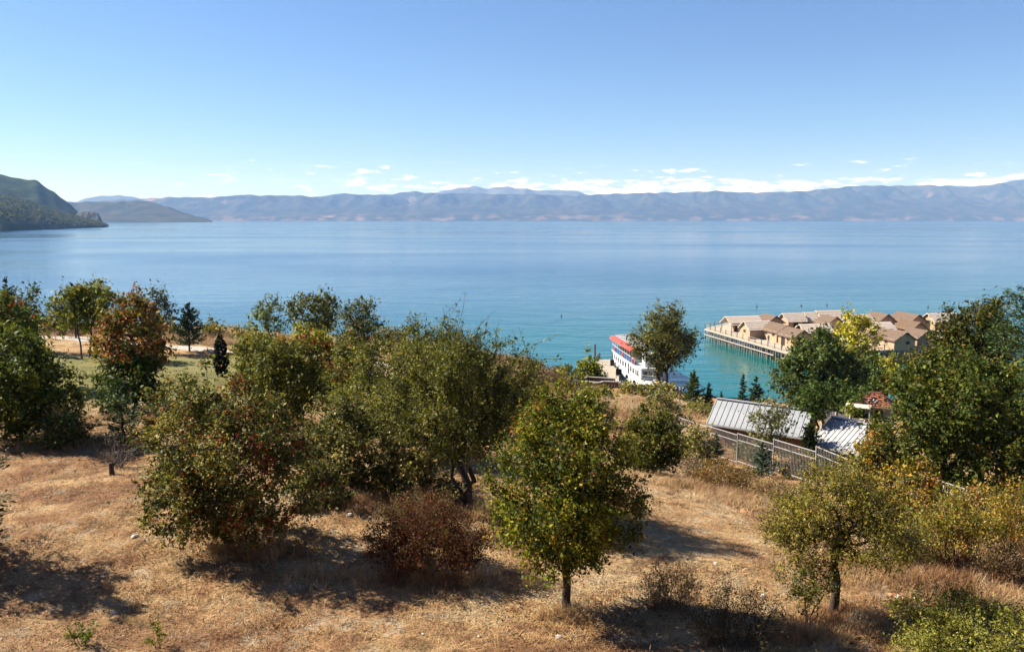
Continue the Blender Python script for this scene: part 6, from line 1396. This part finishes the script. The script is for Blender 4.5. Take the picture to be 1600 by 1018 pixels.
# fallen leaves under the nearest trees
def litter(px, py, dd, rad, n, pal, seed):
    r_ = np.random.default_rng(seed); p = on_ground(px, py, dd); x_ = p.x + r_.normal(0.5, rad, n); y_ = p.y + r_.normal(0, rad * 0.8, n); c_ = np.column_stack([x_, y_, ground(x_, y_) + r_.uniform(0.02, 0.09, n)])
    V, Fq = leaves(c_, r_.normal(0, 1, (n, 3)) * [1, 1, 0.3], np.array([0, 0, 1.0]) + r_.normal(0, 0.35, (n, 3)), r_.uniform(0.04, 0.09, n), r_.uniform(0.03, 0.06, n)); return V, Fq, tints(r_, np.arange(n) % 7, 7, pal, 0.3)
Ls_ = [litter(888, 957, 20, 1.5, 2200, G_RUST_Y + G_RUSSET, 1), litter(375, 850, 24, 1.9, 2200, G_RUSSET + G_SCRUB, 2), litter(735, 795, 28.6, 2.0, 1500, G_RUSSET + G_STRAW, 3), litter(1303, 967, 19.8, 1.4, 1500, G_RUST_Y + G_SCRUB, 4)]
V_, F_ = join([(a_[0], a_[1]) for a_ in Ls_]); tag(mesh_np('leaf_litter', V_, F_, M['dry'], col=np.concatenate([a_[2] for a_ in Ls_])), 'fallen brown leaves on the dry grass under the trees', 'leaf litter', kind='stuff')

# woods on the headland and the hillside above it
def clump_mesh(seed, pal):
    r_ = np.random.default_rng(seed); n = 110; u = unit(r_.normal(0, 1, (n, 3))); u[:, 2] = np.abs(u[:, 2]); c = u * r_.uniform(0.6, 1.0, (n, 1)) * np.array([1, 1, 0.9]) + np.array([0, 0, 0.15])
    V, Fq = leaves(c, r_.normal(0, 1, (n, 3)), u + r_.normal(0, 0.3, (n, 3)), np.full(n, 0.62), np.full(n, 0.5))
    o = mesh_np('far_tree', V, Fq, M['leaf'], col=tints(r_, np.arange(n) % 5, 5, pal, 0.2)); COL.objects.unlink(o); return o
far = [clump_mesh(1, G_DARK), clump_mesh(2, [(0.06, 0.08, 0.02, 1), (0.09, 0.105, 0.03, 1)]), clump_mesh(3, [(0.15, 0.14, 0.05, 2), (0.10, 0.11, 0.035, 3)]), clump_mesh(4, G_DARK)]
nv, nu = HX.shape; k = 9000
iu = r.uniform(0, nu - 1.01, k); iv = r.uniform(2, 0.76 * nv, k); a, b_ = iv.astype(int), iu.astype(int); fa, fb = iv - a, iu - b_
def bil(A): return (A[a, b_] * (1 - fa) + A[a + 1, b_] * fa) * (1 - fb) + (A[a, b_ + 1] * (1 - fa) + A[a + 1, b_ + 1] * fa) * fb
Q = np.stack([bil(HX), bil(HY), bil(HZ)], 1); ok = (Q[:, 2] > 2) & (Q[:, 0] > -2100); Q = Q[ok]; s_ = r.uniform(3.0, 6.5, len(Q))
Q[:, 2] -= s_ * 0.1
tag(scatter('headland_woods', Q, np.stack([np.zeros(len(Q)), np.zeros(len(Q)), r.uniform(0, 6.28, len(Q))], 1), np.stack([s_, s_, s_ * r.uniform(0.7, 1.2, len(Q))], 1), far), 'dark scrub woodland covering the headland on the left shore', 'woodland')

# ---------------------------------------------------------------- stones
def stone(label, px, py, d, size, mat, seed, group=None):
    p = on_ground(px, py, d); bm_ = bmesh.new(); bmesh.ops.create_icosphere(bm_, subdivisions=2, radius=size)
    rs = np.random.default_rng(seed); off = rs.uniform(0, 6, 6)
    for v in bm_.verts:
        k = 1 + 0.28 * math.sin(3.1 * v.co.x / size + off[0]) * math.sin(2.7 * v.co.y / size + off[1]) + 0.15 * math.sin(5 * v.co.z / size + off[2]); v.co *= k; v.co.x *= 1.3; v.co.z *= 0.65
    me = bpy.data.meshes.new('stone'); bm_.to_mesh(me); bm_.free(); o = link_mesh('stone', me, M[mat]); o.location = (p.x, p.y, p.z + size * 0.3); o.rotation_euler = (0, 0, rs.uniform(0, 6))
    return tag(o, label, 'stone', group)
stone('pale stone lying on dry grass in front of the berry tree, left side', 210, 829, 24.8, 0.10, 'stone_white', 1)
stone('white upright stone on dry grass between berry tree and hawthorn', 546, 808, 26.8, 0.11, 'stone_white', 2)
stone('grey stone at the edge of the russet bush shade', 780, 905, 21.9, 0.07, 'stone', 3)
stone('white stone near the bottom edge right of the lone maple trunk', 872, 1000, 18.6, 0.07, 'stone_white', 4)
stone('pale stone on bare track midway down the right slope', 1118, 880, 24.0, 0.06, 'stone_white', 5)
stone('white stone on the bare track left of the right-hand hawthorn', 1193, 920, 21.6, 0.07, 'stone_white', 6)
stone('small white stone in the lower left grass', 178, 958, 20.0, 0.06, 'stone_white', 7)
for i, (px, py, dd, sz) in enumerate([(1135, 792, 33, .13), (1150, 797, 32.6, .10), (1128, 788, 33.4, .10), (1162, 805, 32, .15), (1172, 808, 31.8, .10), (1118, 782, 34, .09)]):
    stone('reddish stone in the short row beside the track below the fence', px, py, dd, sz, 'brick_rubble', 20 + i, 'row of stones below the fence')
for i in range(16):
    t = i / 15; stone('broken brick in the rubble line at the right-hand path', 1392 + 62 * t + rr.uniform(-6, 6), 931 + 27 * t + rr.uniform(-4, 4), 21.3 - 0.9 * t, rr.uniform(.045, .085), 'brick_rubble' if i % 4 else 'stone_white', 40 + i, 'line of broken bricks')

# ---------------------------------------------------------------- air
hz_m = bpy.data.materials.new('haze_air'); hz_m.use_nodes = True; nt = hz_m.node_tree; nt.nodes.clear()
o_ = nt.nodes.new('ShaderNodeOutputMaterial'); pv = nt.nodes.new('ShaderNodeVolumePrincipled')
pv.inputs['Color'].default_value = (0.29, 0.50, 1.0, 1); pv.inputs['Absorption Color'].default_value = (1, 1, 1, 1); pv.inputs['Density'].default_value = 5.6e-5; pv.inputs['Anisotropy'].default_value = 0.0
nt.links.new(pv.outputs[0], o_.inputs['Volume'])
mb = MB(); mb.box((0, 10300, 493), (44000, 20800, 994)); haze = mb.build('haze', hz_m); tag(haze, 'pale blue air over the lake and the far mountains', 'haze', kind='stuff')
